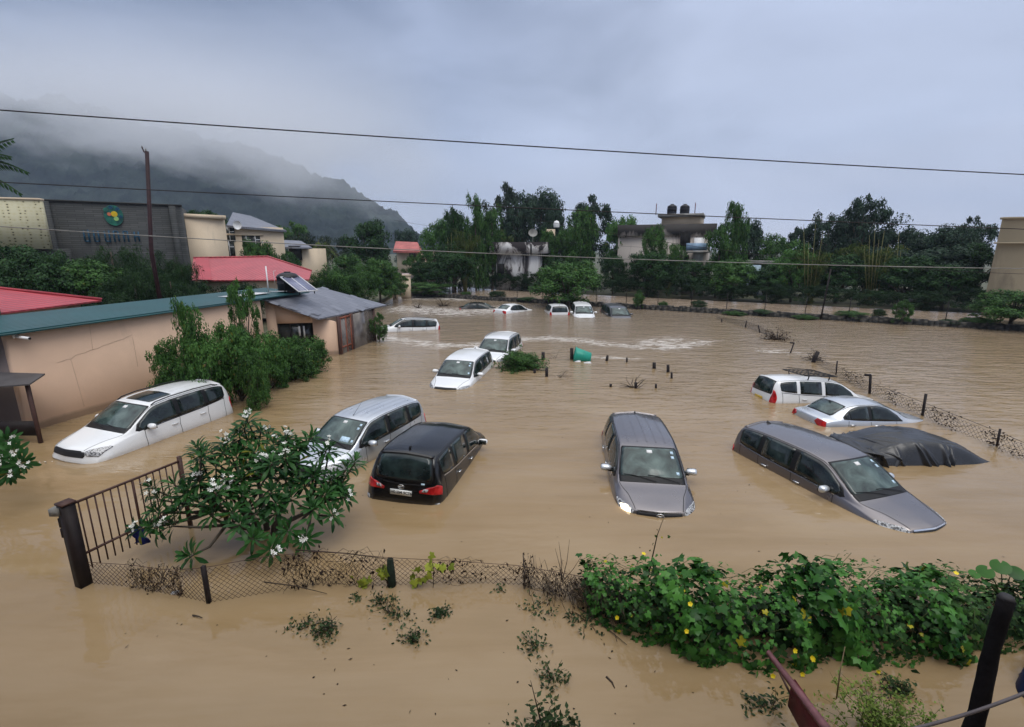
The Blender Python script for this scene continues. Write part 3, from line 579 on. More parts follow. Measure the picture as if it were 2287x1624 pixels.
LM = {
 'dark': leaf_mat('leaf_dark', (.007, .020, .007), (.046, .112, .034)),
 'mid': leaf_mat('leaf_mid', (.012, .034, .010), (.085, .19, .046), (.10, .12, .02), .02),
 'fresh': leaf_mat('leaf_fresh', (.018, .054, .015), (.105, .235, .055), (.16, .18, .03), .02),
 'grey': leaf_mat('leaf_greyish', (.014, .024, .016), (.05, .075, .05)),
 'blue': leaf_mat('leaf_blue_green', (.008, .018, .013), (.050, .092, .055)),
 'bamboo': leaf_mat('leaf_bamboo', (.020, .038, .010), (.095, .135, .035), (.16, .15, .03), .05),
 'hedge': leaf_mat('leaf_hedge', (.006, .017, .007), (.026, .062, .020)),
 'feather': leaf_mat('leaf_casuarina', (.008, .022, .009), (.040, .085, .028)),
}
PROTO = {}
def tree_proto(kind, lm, seed):
    """unit-ish tree: crown centred over origin, base z=0, height 1, half width .5 (scaled when placed)"""
    key = (kind, lm, seed)
    if key in PROTO: return PROTO[key]
    rg = np.random.default_rng(seed); c = MB(); t = MB()
    if kind == 'round':
        cc = clump_leaves(c, (0, 0, .60), (.5, .5, .42), 70, 8600, .046, seed, .5, .30)
        clump_leaves(c, (0, 0, .36), (.42, .42, .30), 30, 2600, .046, seed + 1, .5, .32)
        t.tube([(0, 0, 0), (.01, 0, .2), (0, .01, .45)], [.035, .028, .02], 7)
        for q in cc[:14]: t.tube([(0, 0, .22 + .1 * rg.random()), (q * .5 + (0, 0, .16)).tolist(), q.tolist()], [.015, .010, .003], 5)
    elif kind == 'loose':
        cc = clump_leaves(c, (0, 0, .62), (.5, .5, .40), 46, 5200, .046, seed, .60, .22)
        clump_leaves(c, (0, 0, .33), (.40, .40, .30), 28, 3000, .046, seed + 1, .5, .34)
        t.tube([(0, 0, 0), (.01, 0, .25), (0, .01, .6)], [.03, .024, .012], 7)
        for q in cc[:26]: t.tube([(0, 0, .25 + .15 * rg.random()), (q * .5 + (0, 0, .2)).tolist(), q.tolist()], [.012, .008, .002], 5)
    elif kind == 'column':                                            # trunk wrapped in leafage, ragged top
        for i in range(34):
            z = i / 34; r = (.26 + .22 * (1 - z)) * rg.uniform(.6, 1.2); a_ = rg.uniform(0, 6.28)
            clump_leaves(c, (r * .75 * math.cos(a_), r * .75 * math.sin(a_), .06 + z * .88), (.24, .24, .06), 5, 260, .046, seed * 50 + i, .3, .6, droop=.5)
        t.tube([(0, 0, 0), (.02, 0, .5), (0, 0, .95)], [.04, .03, .012], 6)
    elif kind == 'bamboo':
        for i in range(26):
            a_ = rg.uniform(0, 6.28); lean = rg.uniform(.1, .5); hh = rg.uniform(.62, 1.0); b_ = np.array([math.cos(a_), math.sin(a_), 0])
            pts = np.array([b_ * .05 + b_ * lean * f**2.2 + np.array([0, 0, hh * (f - .12 * f**3)]) for f in np.linspace(0, 1, 8)]); t.tube(pts, np.linspace(.010, .003, 8), 5)
            for j in range(3, 8): clump_leaves(c, pts[j] + (0, 0, -.01), (.10, .10, .06), 4, 80, .055, seed * 90 + i * 9 + j, .2, .8, asp=.22, droop=1.3)
    elif kind == 'palm':
        t.tube([(0, 0, 0), (.03, 0, .4), (.02, .02, .78)], [.035, .025, .022], 7)
        for i in range(22):
            a_ = i * 2.4; el = rg.uniform(-.3, 1.0); pts = []
            for f in np.linspace(0, 1, 9): pts.append(np.array([.02, .02, .78]) + np.array([math.cos(a_) * math.cos(el), math.sin(a_) * math.cos(el), math.sin(el)]) * f * .42 - np.array([0, 0, .28 * f * f]))
            pts = np.array(pts); t.tube(pts, np.linspace(.006, .002, 9), 4); tg = unit(np.gradient(pts, axis=0)); sdv = unit(np.cross(tg, (0, 0, 1)))
            for s_ in (1, -1):
                for j in range(1, 9):
                    for o_ in (0, .5):
                        p_ = pts[j] - tg[j] * .045 * o_; c.leaves(p_[None], (sdv[j] * s_ + tg[j] * .5 - np.array([0, 0, .5]))[None], np.array([[0, 0, 1.0]]), .12, .016)
    elif kind == 'hedge':                                             # unit hedge block: x -.5...5, y -.5...5, z 0..1
        for i in range(26): clump_leaves(c, (rg.uniform(-.5, .5), rg.uniform(-.4, .4), rg.uniform(.12, .86)), (.18, .26, .15), 9, 380, .040, seed * 70 + i, .4, .5)
        for i in range(7): x = -.45 + i * .15; t.tube([(x, 0, 0), (x + .02, .05, .6)], [.012, .006], 4)
    elif kind == 'feather':                                           # casuarina: long hanging sprays
        for i in range(30):
            a_ = rg.uniform(0, 6.28); r = .42 * rg.random() ** .5; z = rg.uniform(.15, .86) * (1 - .25 * r)
            clump_leaves(c, (r * math.cos(a_), r * math.sin(a_), z), (.16, .16, .12), 8, 300, .075, seed * 60 + i, .3, .6, asp=.10, droop=.9, up=.1)
        t.tube([(0, 0, 0), (.02, 0, .5), (0, 0, .8)], [.03, .02, .01], 6)
    crown = c.build('crown', LM[lm]); tr = t.build('trunk', M['trunk'] if kind != 'bamboo' else M['cane'], smooth=True)
    for o in (crown, tr): COL.objects.unlink(o)
    PROTO[key] = (crown.data, tr.data); bpy.data.objects.remove(crown); bpy.data.objects.remove(tr); return PROTO[key]
M['cane'] = simple('bamboo_cane', (.15, .145, .05), .6, .3, 5)
rt = random.Random(11)
def tree(kind, lm, base, height, width, label, cat='tree', name='tree', seed=None, depth=None, group=None):
    cr, tr = tree_proto(kind, lm, seed or 1); e = empty(name, base, label, cat, group); e.scale = (width, depth or width, height); e.rotation_euler = (0, 0, rt.uniform(0, 6.28) if depth is None else 0)
    for nm, me in (('crown', cr), ('trunk', tr)):
        if name in ('bush', 'hedge') : nm = {'crown': 'foliage', 'trunk': 'stems'}[nm]
        o = bpy.data.objects.new(nm, me); COL.objects.link(o); o.parent = e
    return e
def tree_at(kind, lm, u, vtop, Y, wpx, label, base_z=.25, **kw):
    t_ = P(u, vtop, Y); wc = Y * math.cos(TH) + (CAM_H - t_[2]) * math.sin(TH); width = wpx / F_PX * wc * kw.pop('ws', .88)
    return tree(kind, lm, (t_[0], Y, base_z), max(.4, t_[2] - base_z) * 1.02, width, label, **kw)
# ------------------------------------------------------------------ buildings on the left
def stained(name, col, stain, lo=.52, hi=.62, scale=.7, vert=.25, rough=.85, bump=.15):
    k = Mat(name); n = k.noise(scale, 8, .68, k.map((1, 1, vert), 'World'), .4); n2 = k.noise(scale * .6, 5, .6, k.map((1, 1, 1), 'World'))
    c = k.ramp(n2, [(.3, tuple(x * .86 for x in col)), (.7, tuple(min(1, x * 1.1) for x in col))])
    zz_ = k.sep(k.geo.outputs['Position'])[2]; c = k.mix(k.ramp(n, [(lo, 0.0), (hi, 1.0)]), c, stain); tide = k.math('MULTIPLY', k.math('SUBTRACT', k.math('ADD', .16, k.math('MULTIPLY', n, .22)), zz_), 9.0, clamp=True)
    c = k.mix(k.math('MULTIPLY', tide, .5), c, (.16, .12, .08)); k.set(Base_Color=c, Roughness=rough); k.bump(k.noise(14, 5, .6, k.map(src='World')), bump, .01); return k.m
def corr(name, col, period, axis_rot, rough=.45, var=.2):
    k = Mat(name); w = k.N.new('ShaderNodeTexWave'); w.inputs['Scale'].default_value = .314 / period; w.inputs['Distortion'].default_value = 0
    k.L.new(k.map((1, 1, 1), 'World', (0, 0, axis_rot)), w.inputs[0]); n = k.noise(.8, 6, .65, k.map(src='World'))
    c = k.ramp(n, [(.3, tuple(x * (1 - var) for x in col)), (.7, tuple(min(1, x * (1 + var)) for x in col))])
    k.set(Base_Color=k.mix(k.math('MULTIPLY', k.math('SUBTRACT', 1.0, w.outputs[1]), .55), c, tuple(x * .5 for x in col)), Roughness=rough); k.bump(w.outputs[1], .9, .03); return k.m
M['beige'] = stained('beige_wall', (.70, .485, .345), (.54, .38, .275), .56, .75, .5, .35)
M['wall_shade'] = stained('shade_coloured_wall', (.20, .165, .16), (.12, .10, .10), .56, .72, .5, .35)  # end wall's shade put into a darker purplish colour
M['cream'] = stained('cream_wall', (.62, .50, .36), (.36, .30, .22), .58, .72, .5, .3)
M['stonewall'] = (lambda k: (lambda b: (k.L.new(k.map((.0, 1, 1), 'World', (0, 0, 0)) if False else k.map((1, 1, 1), 'Object'), b.inputs[0]),
    k.set(Base_Color=k.mix(k.math('MULTIPLY', k.noise(6, 4, .6, k.map((1, 1, 6), 'World')), .55), b.outputs[0], (.020, .022, .022)), Roughness=.8), k.bump(b.outputs[1], .4, .02), k.m)[-1])(k.N.new('ShaderNodeTexBrick')))(Mat('slate_cladding'))
for n in M['stonewall'].node_tree.nodes:
    if n.type == 'TEX_BRICK':
        n.inputs['Color1'].default_value = (.035, .038, .038, 1); n.inputs['Color2'].default_value = (.065, .068, .066, 1); n.inputs['Mortar'].default_value = (.02, .02, .02, 1)
        n.inputs['Scale'].default_value = 1.0; n.inputs['Mortar Size'].default_value = .02; n.inputs['Brick Width'].default_value = 1.1; n.inputs['Row Height'].default_value = .16
M['teal'] = corr('teal_sheet', (.007, .072, .080), .22, .26)
M['red'] = corr('red_sheet', (.42, .05, .065), .30, 1.25)
M['red2'] = corr('faded_red_sheet', (.42, .075, .085), .28, .15)
M['rust'] = simple('rusty_red_paint', (.10, .012, .018), .5, .45, 4, bump=.3)
M['maroon'] = simple('dark_maroon_steel', (.030, .011, .013), .6, .4, 5)
M['brown'] = simple('brown_steel', (.060, .028, .022), .55, .3, 4)
M['darkbrown'] = simple('dark_steel', (.013, .008, .008), .6, .4, 6, bump=.2)
M['black'] = simple('black_tank', (.012, .012, .016), .4, .3, 3)
M['glass'] = (lambda k: (k.set(Base_Color=k.ramp(k.noise(.9, 4, .6), [(.35, (.012, .015, .016)), (.7, (.06, .065, .06))]), Roughness=.08), k.m)[1])(Mat('dark_window_glass'))
M['dark'] = simple('dark_interior', (.010, .010, .010), .9, .3)
M['concrete'] = simple('grey_concrete', (.22, .215, .20), .85, .3, 1.5, bump=.3)
M['orange'] = simple('varnished_wood', (.22, .065, .035), .4, .3, 5)
NA, FA = np.array([-14.6, 13.9]), np.array([-12.15, 23.6]); wdir = unit(FA - NA); wout = np.array([-wdir[1], wdir[0]])
e = empty('boundary_building', (NA[0], NA[1], 0), 'long low beige walled building with a teal sheet roof beside the white car', 'building')
m = MB(); m.wall(NA, FA, .23, -1.2, 3.035, 1); m.build('wall', M['beige'], None).parent = e
def reparent(e):                                                      # children were built in world space: keep them there
    for o in e.children: o.location = [o.location[i] - e.location[i] for i in range(3)]
reparent(e)
def part(e, mb, name, mat, smooth=False):
    o = mb.build(name, mat, e, smooth); o.location = [-e.location[i] for i in range(3)]; return o
B = NA + np.array([-5.5, .9]); part(e, MB().wall(NA + (.0, .02), B, .23, -1.2, 3.0, -1), 'end_wall', M['wall_shade'])
rA, rB = NA - wdir * .55 + wout * -.22, FA + wdir * 3.6 + wout * -.12
roof = part(e, MB().slab([(*rA, 3.09), (*rB, 3.09), (*(rB + wout * 2.9), 3.26), (*(rA + wout * 2.9), 3.26)], .05), 'roof', M['teal'])
part(e, MB().tube([(*(rA - wout * .02), 3.02), (*(FA - wout * .14), 3.02)], .035, 6), 'gutter', M['teal'])
m = MB(); m.box((*(rB - wdir * 3.3 + wout * 1.2), 3.2), (.9, 2.4, .01), math.atan2(wdir[1], wdir[0]) + 1.57); part(e, m, 'roof_patch', M['white'])
m = MB()                                                             # hairline cracks in the render
rg = np.random.default_rng(2)
for (s0, z0, s1, z1) in ((1.1, 1.9, 2.2, 2.1), (2.2, 2.1, 2.25, 2.9), (2.2, 2.1, 3.6, 2.35), (1.5, 1.95, 1.6, .3), (3.6, 2.3, 3.6, 1.2)):
    f = np.linspace(0, 1, 9); q = NA[None] + wdir[None] * (s0 + (s1 - s0) * f[:, None]) - wout * .004; m.tube(np.column_stack([q, z0 + (z1 - z0) * f + rg.normal(0, .015, 9)]), .0035, 3)
part(e, m, 'cracks', simple('crack_line', (.36, .27, .21), .9))
fan = empty('exhaust_fan', (-15.25, 13.85, 2.62), 'round black exhaust fan on the shaded end wall at the left edge', 'fan')
Rf = [[1, 0, 0], [0, 0, -1], [0, 1, 0]]
m = MB(); m.lathe([(.20, 0), (.29, .02), (.30, .14), (.26, .18), (.21, .17), (.20, .05)], k=24, R=Rf); m.build('housing', M['black'], fan, True)
m = MB(); [m.box((.09 * math.cos(a), -.06, .09 * math.sin(a)), (.14, .01, .06), 0, R=[[math.cos(a), 0, -math.sin(a)], [0, 1, 0], [math.sin(a), 0, math.cos(a)]]) for a in np.arange(5) * 1.257]; m.build('blades', M['concrete'], fan)
q = gp(36, 746, 2.78); q = np.array([NA[0] + .25, NA[1] + .15, 2.86]); cm = empty('security_camera', q, 'white tube security camera under the teal eave', 'camera')
m = MB(); m.tube([(-.14, 0, .04), (.26, -.02, -.01)], .042, 10); m.build('housing', M['white'], cm, True)
m = MB(); m.tube([(.26, -.02, -.01), (.285, -.021, -.013)], .036, 10); m.build('lens', M['black'], cm)
m = MB(); m.box((-.16, 0, .06), (.06, .12, .12)); m.tube([(-.16, 0, .06), (-.05, 0, .03)], .02, 6); m.build('bracket', M['white'], cm)
# little shelter at the left edge
sh = empty('lean_to_shelter', (-15.4, 13.0, 0), 'small grey sheet shelter on brown posts at the left edge', 'shelter')
pA = P(58, 860, 12.9); z = pA[2]
part(sh, MB().slab([(pA[0] + .1, pA[1], z + .03), (pA[0] - .2, 13.7, z + .12), (-18, 13.9, z + .2), (-18, 12.2, z - .18)], .04), 'roof', simple('weathered_sheet', (.075, .07, .072), .5, .3, 2))
pp = P(57, 962, 12.95)
for x in (pA[0] - .12, pA[0] - 2.3): part(sh, MB().box((x, 13.05, z / 2 - .3), (.08, .08, z + .6)), 'post', M['brown'])
part(sh, MB().box((pA[0] - 1.2, 13.03, .45), (2.1, .05, .42)), 'panel', M['darkbrown'])
# slate roofed annex
q = [np.array([-12.3, 24.3]), np.array([-8.98, 25.05]), np.array([-8.25, 28.95]), np.array([-11.7, 29.9])]
an = empty('annex', (-10.5, 27, 0), 'annex with a slate slab roof, brown posts and a wood framed glass door', 'building')
k = Mat('slate_roof'); b = k.N.new('ShaderNodeTexBrick'); b.inputs['Scale'].default_value = 1; b.inputs['Brick Width'].default_value = .75; b.inputs['Row Height'].default_value = .42; b.inputs['Mortar Size'].default_value = .012
b.inputs['Color1'].default_value = (.12, .125, .15, 1); b.inputs['Color2'].default_value = (.175, .18, .21, 1); b.inputs['Mortar'].default_value = (.055, .055, .065, 1); k.L.new(k.map((1, 1, 1), 'World', (0, 0, .2)), b.inputs[0])
k.set(Base_Color=k.mix(k.math('MULTIPLY', k.noise(1.3, 5, .6), .5), b.outputs[0], (.16, .165, .19)), Roughness=.35); k.bump(b.outputs[1], .5, .015); M['slate'] = k.m
R4 = [(-12.5, 24.0, 3.1), (-9.62, 24.1, 2.02), (-7.75, 30.2, 2.02), (-11.65, 30.1, 3.1)]
m = MB().slab(R4, .07)
for i in range(26):                                                  # lifted slates
    f, g = rg.random(2); p0 = (np.array(R4[0]) * (1 - f) + np.array(R4[1]) * f) * (1 - g) + (np.array(R4[3]) * (1 - f) + np.array(R4[2]) * f) * g
    n_ = unit(np.cross(np.array(R4[1]) - R4[0], np.array(R4[3]) - R4[0])); a_ = unit(np.array(R4[1]) - R4[0]); b_ = np.cross(n_, a_); c0 = p0 + n_ * .012
    m.add([c0 - a_ * .2 - b_ * .28, c0 + a_ * .2 - b_ * .28 + n_ * .012, c0 + a_ * .2 + b_ * .28 + n_ * .012, c0 - a_ * .2 + b_ * .28], [[0, 1, 2, 3]])
part(an, m, 'roof', M['slate'])
fd = unit(q[1] - q[0])
def seg(A, d, s0, s1): return A + d * s0, A + d * s1
ztop = lambda x: 3.1 - (x + 12.5) * .375 - .12
def wedge(A, B, zl, zr_, z0, th):
    n_ = np.array([-(B - A)[1], (B - A)[0]]); n_ = n_ / np.linalg.norm(n_) * th; v = [(*A, z0), (*B, z0), (*(B + n_), z0), (*(A + n_), z0), (*A, zl), (*B, zr_), (*(B + n_), zr_), (*(A + n_), zl)]
    return v, [[0, 1, 5, 4], [1, 2, 6, 5], [2, 3, 7, 6], [3, 0, 4, 7], [4, 5, 6, 7], [3, 2, 1, 0]]
LQ = np.linalg.norm(q[1] - q[0]); w0, w1 = .45, 2.15
m = MB()
for s0, s1, z0 in ((0, w0, -1.2), (w1, LQ - .1, -1.2)): A, B = seg(q[0], fd, s0, s1); m.add(*wedge(A, B, ztop(A[0]), ztop(B[0]), z0, .2))
A, B = seg(q[0], fd, w0, w1); m.add(*wedge(A, B, ztop(A[0]), ztop(B[0]), 1.72, .2)); m.wall(A, B, .2, -1.2, .45, 1)
part(an, m, 'front_wall', M['beige'])
wf = part(an, MB().wall(A + (0, .12), B + (0, .12), .05, .45, 1.72, 1), 'window', M['glass'])
m = MB()
for s in np.linspace(w0 + .04, w1 - .04, 4): p_ = q[0] + fd * s; m.box((p_[0], p_[1] + .08, 1.08), (.05, .05, 1.27))
for z_ in (.48, 1.69): c_ = (A + B) / 2; m.box((c_[0], c_[1] + .08, z_), (np.linalg.norm(B - A), .05, .05), math.atan2(fd[1], fd[0]))
o = m.build('window_frame', M['darkbrown'], wf)
m = MB(); c_ = q[0] + fd * 1.45; m.box((c_[0], c_[1] + .10, 1.3), (.10, .02, .5)); m.box((c_[0] + .22, c_[1] + .14, 1.25), (.08, .02, .6)); m.build('curtain', M['white'], wf)
sdn = unit(q[2] - q[1]); LS = np.linalg.norm(q[2] - q[1])
for s in (0, 1.35, LS): p_ = q[1] + sdn * s; part(an, MB().box((*p_, .45), (.13, .13, 3.1), math.atan2(sdn[1], sdn[0])), 'post', M['brown'])
# door leaf between the first two posts
m = MB()
for s in (.14, .72, 1.22): p_ = q[1] + sdn * s; m.box((*p_, .5), (.07, .06, 2.9), math.atan2(sdn[1], sdn[0]) )
for z_ in (.35, 1.88): p_ = q[1] + sdn * .68; m.box((*p_, z_), (1.1, .06, .08), math.atan2(sdn[1], sdn[0]))
dr = part(an, m, 'door', M['orange'])
k = Mat('door_glass'); k.set(Base_Color=k.ramp(k.noise(1.2, 4, .6, k.map(src='World')), [(.35, (.06, .05, .045)), (.65, (.19, .165, .145))]), Roughness=.12); M['doorglass'] = k.m
m = MB(); A, B = seg(q[1], sdn, .1, 1.3); m.wall(A, B, .02, -1, 1.9, 1); m.build('door_pane', M['doorglass'], dr)
A, B = seg(q[1], sdn, 1.42, LS - .07); part(an, MB().wall(A, B, .02, -1, 1.92, 1), 'glass_panel', M['doorglass'])
part(an, MB().wall(q[2], q[3], .2, -1.2, 1.9, 1), 'back_wall', M['beige'])
# solar heater, tank, pipes on the teal roof
tk = P(645, 645, 26.5); tk[2] = 3.17
e = empty('water_tank', tk, 'round black water tank on the teal roof behind the solar panel', 'tank'); m = MB()
m.lathe([(.50, 0), (.54, .06), (.54, .38), (.57, .40), (.57, .45), (.54, .47), (.55, .70), (.58, .73), (.56, .80), (.42, .93), (.18, 1.0), (.0, 1.0)], k=26); m.build('drum', M['black'], e, True)
m = MB(); m.lathe([(.16, .98), (.17, 1.04), (0, 1.05)], k=14); m.build('lid', M['black'], e, True)
k = Mat('solar_cells'); b = k.N.new('ShaderNodeTexBrick'); b.offset = 0; b.inputs['Scale'].default_value = 1; b.inputs['Brick Width'].default_value = .16; b.inputs['Row Height'].default_value = .16; b.inputs['Mortar Size'].default_value = .006
b.inputs['Color1'].default_value = (.12, .13, .22, 1); b.inputs['Color2'].default_value = (.14, .15, .25, 1); b.inputs['Mortar'].default_value = (.35, .36, .4, 1); k.L.new(k.map(), b.inputs[0]); k.set(Base_Color=b.outputs[0], Roughness=.3)
sp_ = P(668, 640, 25.6); e = empty('solar_panel', (sp_[0], sp_[1], 3.15), 'tilted blue solar panel with a white frame on the teal roof', 'solar panel', None, (0, 0, -.72))
tl = .33; R_ = np.array([[math.cos(tl), 0, math.sin(tl)], [0, 1, 0], [-math.sin(tl), 0, math.cos(tl)]])
m = MB(); m.box((0, 0, .48), (2.0, .98, .03), R=R_); m.build('panel', k.m, e)
m = MB()
for y_ in (-.5, 0, .5): m.box(np.array([0, y_, .485]), (2.04, .03, .05), R=R_)
for x_ in (-1.0, 1.0): m.box(R_ @ np.array([x_, 0, 0]) + (0, 0, .485), (.03, 1.03, .05), R=R_)
m.build('frame', M['white'], e)
for x_, h_ in ((-.8, .82), (.8, .14)):
    for y_ in (-.4, .4): m = MB(); m.box((x_, y_, h_ / 2), (.04, .04, h_)); m.build('leg', M['plastic'], e)
for (u_, v_, h_, r_, lb) in ((600, 652, 1.35, .035, 'thick white vent pipe standing on the teal roof'), (616, 652, 1.1, .018, 'thin white pipe beside the black water tank')):
    pz = P(u_, v_, 25.8); m = MB(); m.tube([(0, 0, 0), (0, 0, h_), (.1, 0, h_ + .01)] if r_ < .03 else [(0, 0, 0), (0, 0, h_)], r_, 8); m.tube([(0, 0, .05), (.55, .1, .05)], .02, 6); o = m.build('vent_pipe', M['white'], None, True); o.location = (pz[0], pz[1], 3.17); tag(o, lb, 'pipe')
# red roofed hut, far left
e = empty('red_roofed_hut', (-18.5, 18, .2), 'beige hut with a red ribbed sheet roof behind the teal roof at the left', 'building')
part(e, MB().box((-20.2, 17.2, 1.6), (5.6, 5.0, 3.4)), 'wall', M['beige'])
part(e, MB().slab([(-17.0, 13.6, 3.34), (-16.85, 20.1, 3.34), (-20.4, 18.2, 4.12), (-20.6, 13.6, 4.12)], .06), 'roof', M['red'])
part(e, MB().slab([(-16.85, 20.1, 3.34), (-24, 20.3, 3.34), (-20.4, 18.2, 4.12)], .06), 'roof_hip', M['red'])
part(e, MB().tube([(-20.5, 13.6, 4.15), (-20.4, 18.2, 4.15), (-16.85, 20.12, 3.38)], .06, 6), 'ridge_cap', M['red'])
# second red roof
e = empty('red_roofed_house', P(540, 620, 38) * (1, 1, 0) + (0, 0, .2), 'low house with a broad bright red roof behind the casuarina hedge', 'building')
a, b, c, d = P(432, 577, 39), P(598, 574, 41), P(696, 606, 39.5), P(690, 624, 34.5); e0 = P(424, 626, 33.5)
part(e, MB().slab([e0, d, c, b, a], .08), 'roof', M['red2'])
part(e, MB().slab([(e0[0] + .4, e0[1] + .5, e0[2] - .15), (d[0] - .8, d[1] + .5, e0[2] - .15), (c[0] - 1, c[1], e0[2] - .15), (a[0] + .3, a[1], e0[2] - .15)], 2.6), 'wall', M['cream'])
m = MB(); m.tube([a + (0, 0, .05), b + (0, 0, .05), c + (0, 0, .05)], .07, 6); part(e, m, 'ridge_cap', M['red2'])
m = MB(); f1, f2 = a + (0.2, 0, .03), e0 + (.2, 0, .03); m.add([f1, f1 + (1.0, 0, 0), f2 + (1.3, 0, .0), f2 + (.3, 0, 0)], [[0, 1, 2, 3]]); part(e, m, 'ridge_flashing', M['red'])
# stone clad building with the emblem
A, B = P(78, 452, 38.6)[:2], P(402, 465, 43.6)[:2]; zt = 8.75
e = empty('stone_clad_building', (A[0], A[1], .2), 'dark grey stone clad building with a round green and yellow emblem', 'building')
m = MB(); ang = math.atan2(B[1] - A[1], B[0] - A[0]); Lg = float(np.linalg.norm(B - A))
V, Fc = MB(), None
o = MB().add([(0, 0, 0), (Lg, 0, 0), (Lg, 0, zt), (0, 0, zt), (0, 6, 0), (Lg + .5, 6, 0), (Lg + .5, 6, zt), (0, 6, zt)], [[0, 1, 2, 3], [1, 5, 6, 2], [5, 4, 7, 6], [4, 0, 3, 7], [3, 2, 6, 7]]).build('wall', M['stonewall'], e); o.rotation_euler = (0, 0, ang)
# brick texture wants (x, z): rotate its coordinates
for n in M['stonewall'].node_tree.nodes:
    if n.type == 'MAPPING' and tuple(round(v) for v in n.inputs['Scale'].default_value) == (1, 1, 1): n.inputs['Rotation'].default_value = (math.pi / 2, 0, 0)
o = MB().box((Lg / 2, 3, zt + .06), (Lg + .3, 6.2, .12)).build('coping', M['stonewall'], e); o.rotation_euler = (0, 0, ang)
for dx in (.55, Lg - .55):
    o = MB().box((dx, -.08, zt / 2), (.5, .2, zt - .05)).build('pilaster', M['stonewall'], e); o.rotation_euler = (0, 0, ang)
def on_face(u, v):                                                    # (x along face, z) seen at a sheet position
    r = ray(u, v); d2 = unit(B - A); n2 = np.array([-d2[1], d2[0]]); kk = (A @ n2) / (r[:2] @ n2); p_ = r * kk; return float((p_[:2] - A) @ d2), float(p_[2] + CAM_H)
ex, ez = on_face(255, 487)
k = Mat('emblem_green'); k.set(Base_Color=k.ramp(k.noise(3, 4, .6), [(.35, (.005, .06, .06)), (.6, (.01, .16, .10))]), Roughness=.5); M['emg'] = k.m
M['emy'] = simple('emblem_yellow', (.62, .42, .02), .5, .2); M['emo'] = simple('emblem_orange', (.55, .16, .08), .5, .2); M['eml'] = simple('emblem_lime', (.28, .50, .18), .5, .2); M['emb'] = simple('emblem_blue', (.01, .06, .11), .5, .5, 8)
def disc(cx, cz, rx, rz, y, mat, name, par, k_=22):
    an = np.linspace(0, 2 * math.pi, k_ + 1)[:-1]; f = np.column_stack([cx + rx * np.cos(an), np.full(k_, y), cz + rz * np.sin(an)]); g = f + (0, .06, 0)
    mb = MB(); mb.add(np.vstack([f, g]), [[i, (i + 1) % k_, k_ + (i + 1) % k_, k_ + i] for i in range(k_)]); mb.add(f, [list(range(k_))]); o = mb.build(name, mat, par); return o
em = disc(ex, ez, .62, .80, -.10, M['emg'], 'emblem', e, 26); em.rotation_euler = (0, 0, ang)
for (dx, dz, r_, mt) in ((.06, .10, .21, 'emy'), (-.26, .08, .13, 'emo'), (.14, -.26, .16, 'eml'), (-.22, -.42, .12, 'emg'), (.32, .5, .14, 'emb'), (-.1, .62, .13, 'emb'), (-.45, .42, .14, 'emg'), (.45, -.1, .12, 'emb')):
    disc(ex + dx, ez + dz, r_, r_ * 1.05, -.17 - .004 * abs(dx), M[mt], 'petal', em, 16)
lx0, lz = on_face(188, 523); lx1, _ = on_face(318, 532)
c_, s_ = math.cos(ang), math.sin(ang); lm_ = MB(); rg = np.random.default_rng(12); x_ = lx0      # letters too blurred to read: strokes of the same size and colour
while x_ < lx1 - .3:
    for q_ in range(2): lm_.box((x_ + .28 * q_, -.12, lz - .35), (.10, .05, rg.uniform(.75, 1.0)), 0)
    zz_ = lz - .35 + rg.choice([-.4, 0, .4]); lm_.box((x_ + .14, -.12, zz_), (.28, .05, .10)); x_ += rg.uniform(.58, .72)
o = lm_.build('lettering', M['emb'], e); o.rotation_euler = (0, 0, ang)
# pierced cream screen block at the left edge
k = Mat('pierced_screen'); v = k.N.new('ShaderNodeTexVoronoi'); v.inputs['Scale'].default_value = 3.4; v.inputs['Randomness'].default_value = .35; k.L.new(k.map((1, 1, 1.4), 'World'), v.inputs['Vector'])
k.set(Base_Color=k.ramp(v.outputs['Distance'], [(.17, (.07, .065, .045)), (.24, (.46, .42, .26)), (.6, (.50, .47, .32))]), Roughness=.8); k.bump(v.outputs['Distance'], .5, .03)
e = empty('screen_fronted_building', P(20, 555, 36) * (1, 1, 0) + (0, 0, .2), 'cream building front with rows of small pierced marks at the left edge', 'building')
a, b = P(-80, 443, 35.2), P(88, 448, 36.6); z0 = P(50, 556, 36.2)[2]
part(e, MB().wall(a, b, .5, z0, a[2], 1), 'pierced_screen', k.m)
part(e, MB().wall(a + (0, .6, 0), b + (-.1, .6, 0), 4.5, 0, z0 + .02, 1), 'lower_wall', M['stonewall'])
part(e, MB().wall(a + (0, -.05, 0), b + (0.05, -.05, 0), .65, a[2], a[2] + .14, 1), 'coping', M['cream'])
# cream house with slate hip roof
e = empty('cream_house', P(520, 580, 50) * (1, 1, 0) + (0, 0, .2), 'cream two storey house with a grey hipped roof beside the stone clad building', 'building')
a, b = P(412, 486, 46), P(502, 493, 49); part(e, MB().wall(a, b, 5, 0, a[2], 1), 'wall', M['cream'])
part(e, MB().wall(a + (-.1, -.25, 0), b + (.3, -.25, 0), 5.4, a[2], a[2] + .35, 1), 'parapet', M['cream'])
a2, b2 = P(500, 500, 50.5), P(632, 512, 55); zt2 = P(560, 506, 52)[2]; w2 = part(e, MB().wall(a2, b2, 7, 0, zt2, 1), 'wing_wall', M['cream'])
part(e, MB().wall(a2 + (-.1, -.3, 0), P(590, 512, 53.5) + (0, -.3, 0), .5, zt2 - .9, zt2 - .72, 1), 'sun_shade', M['cream'])
r1, r2_, r3, r4 = P(506, 503, 50), P(640, 515, 55), P(520, 474, 56), P(560, 482, 58)
part(e, MB().slab([r1, r2_, r4, r3], .2), 'roof', M['slate'])
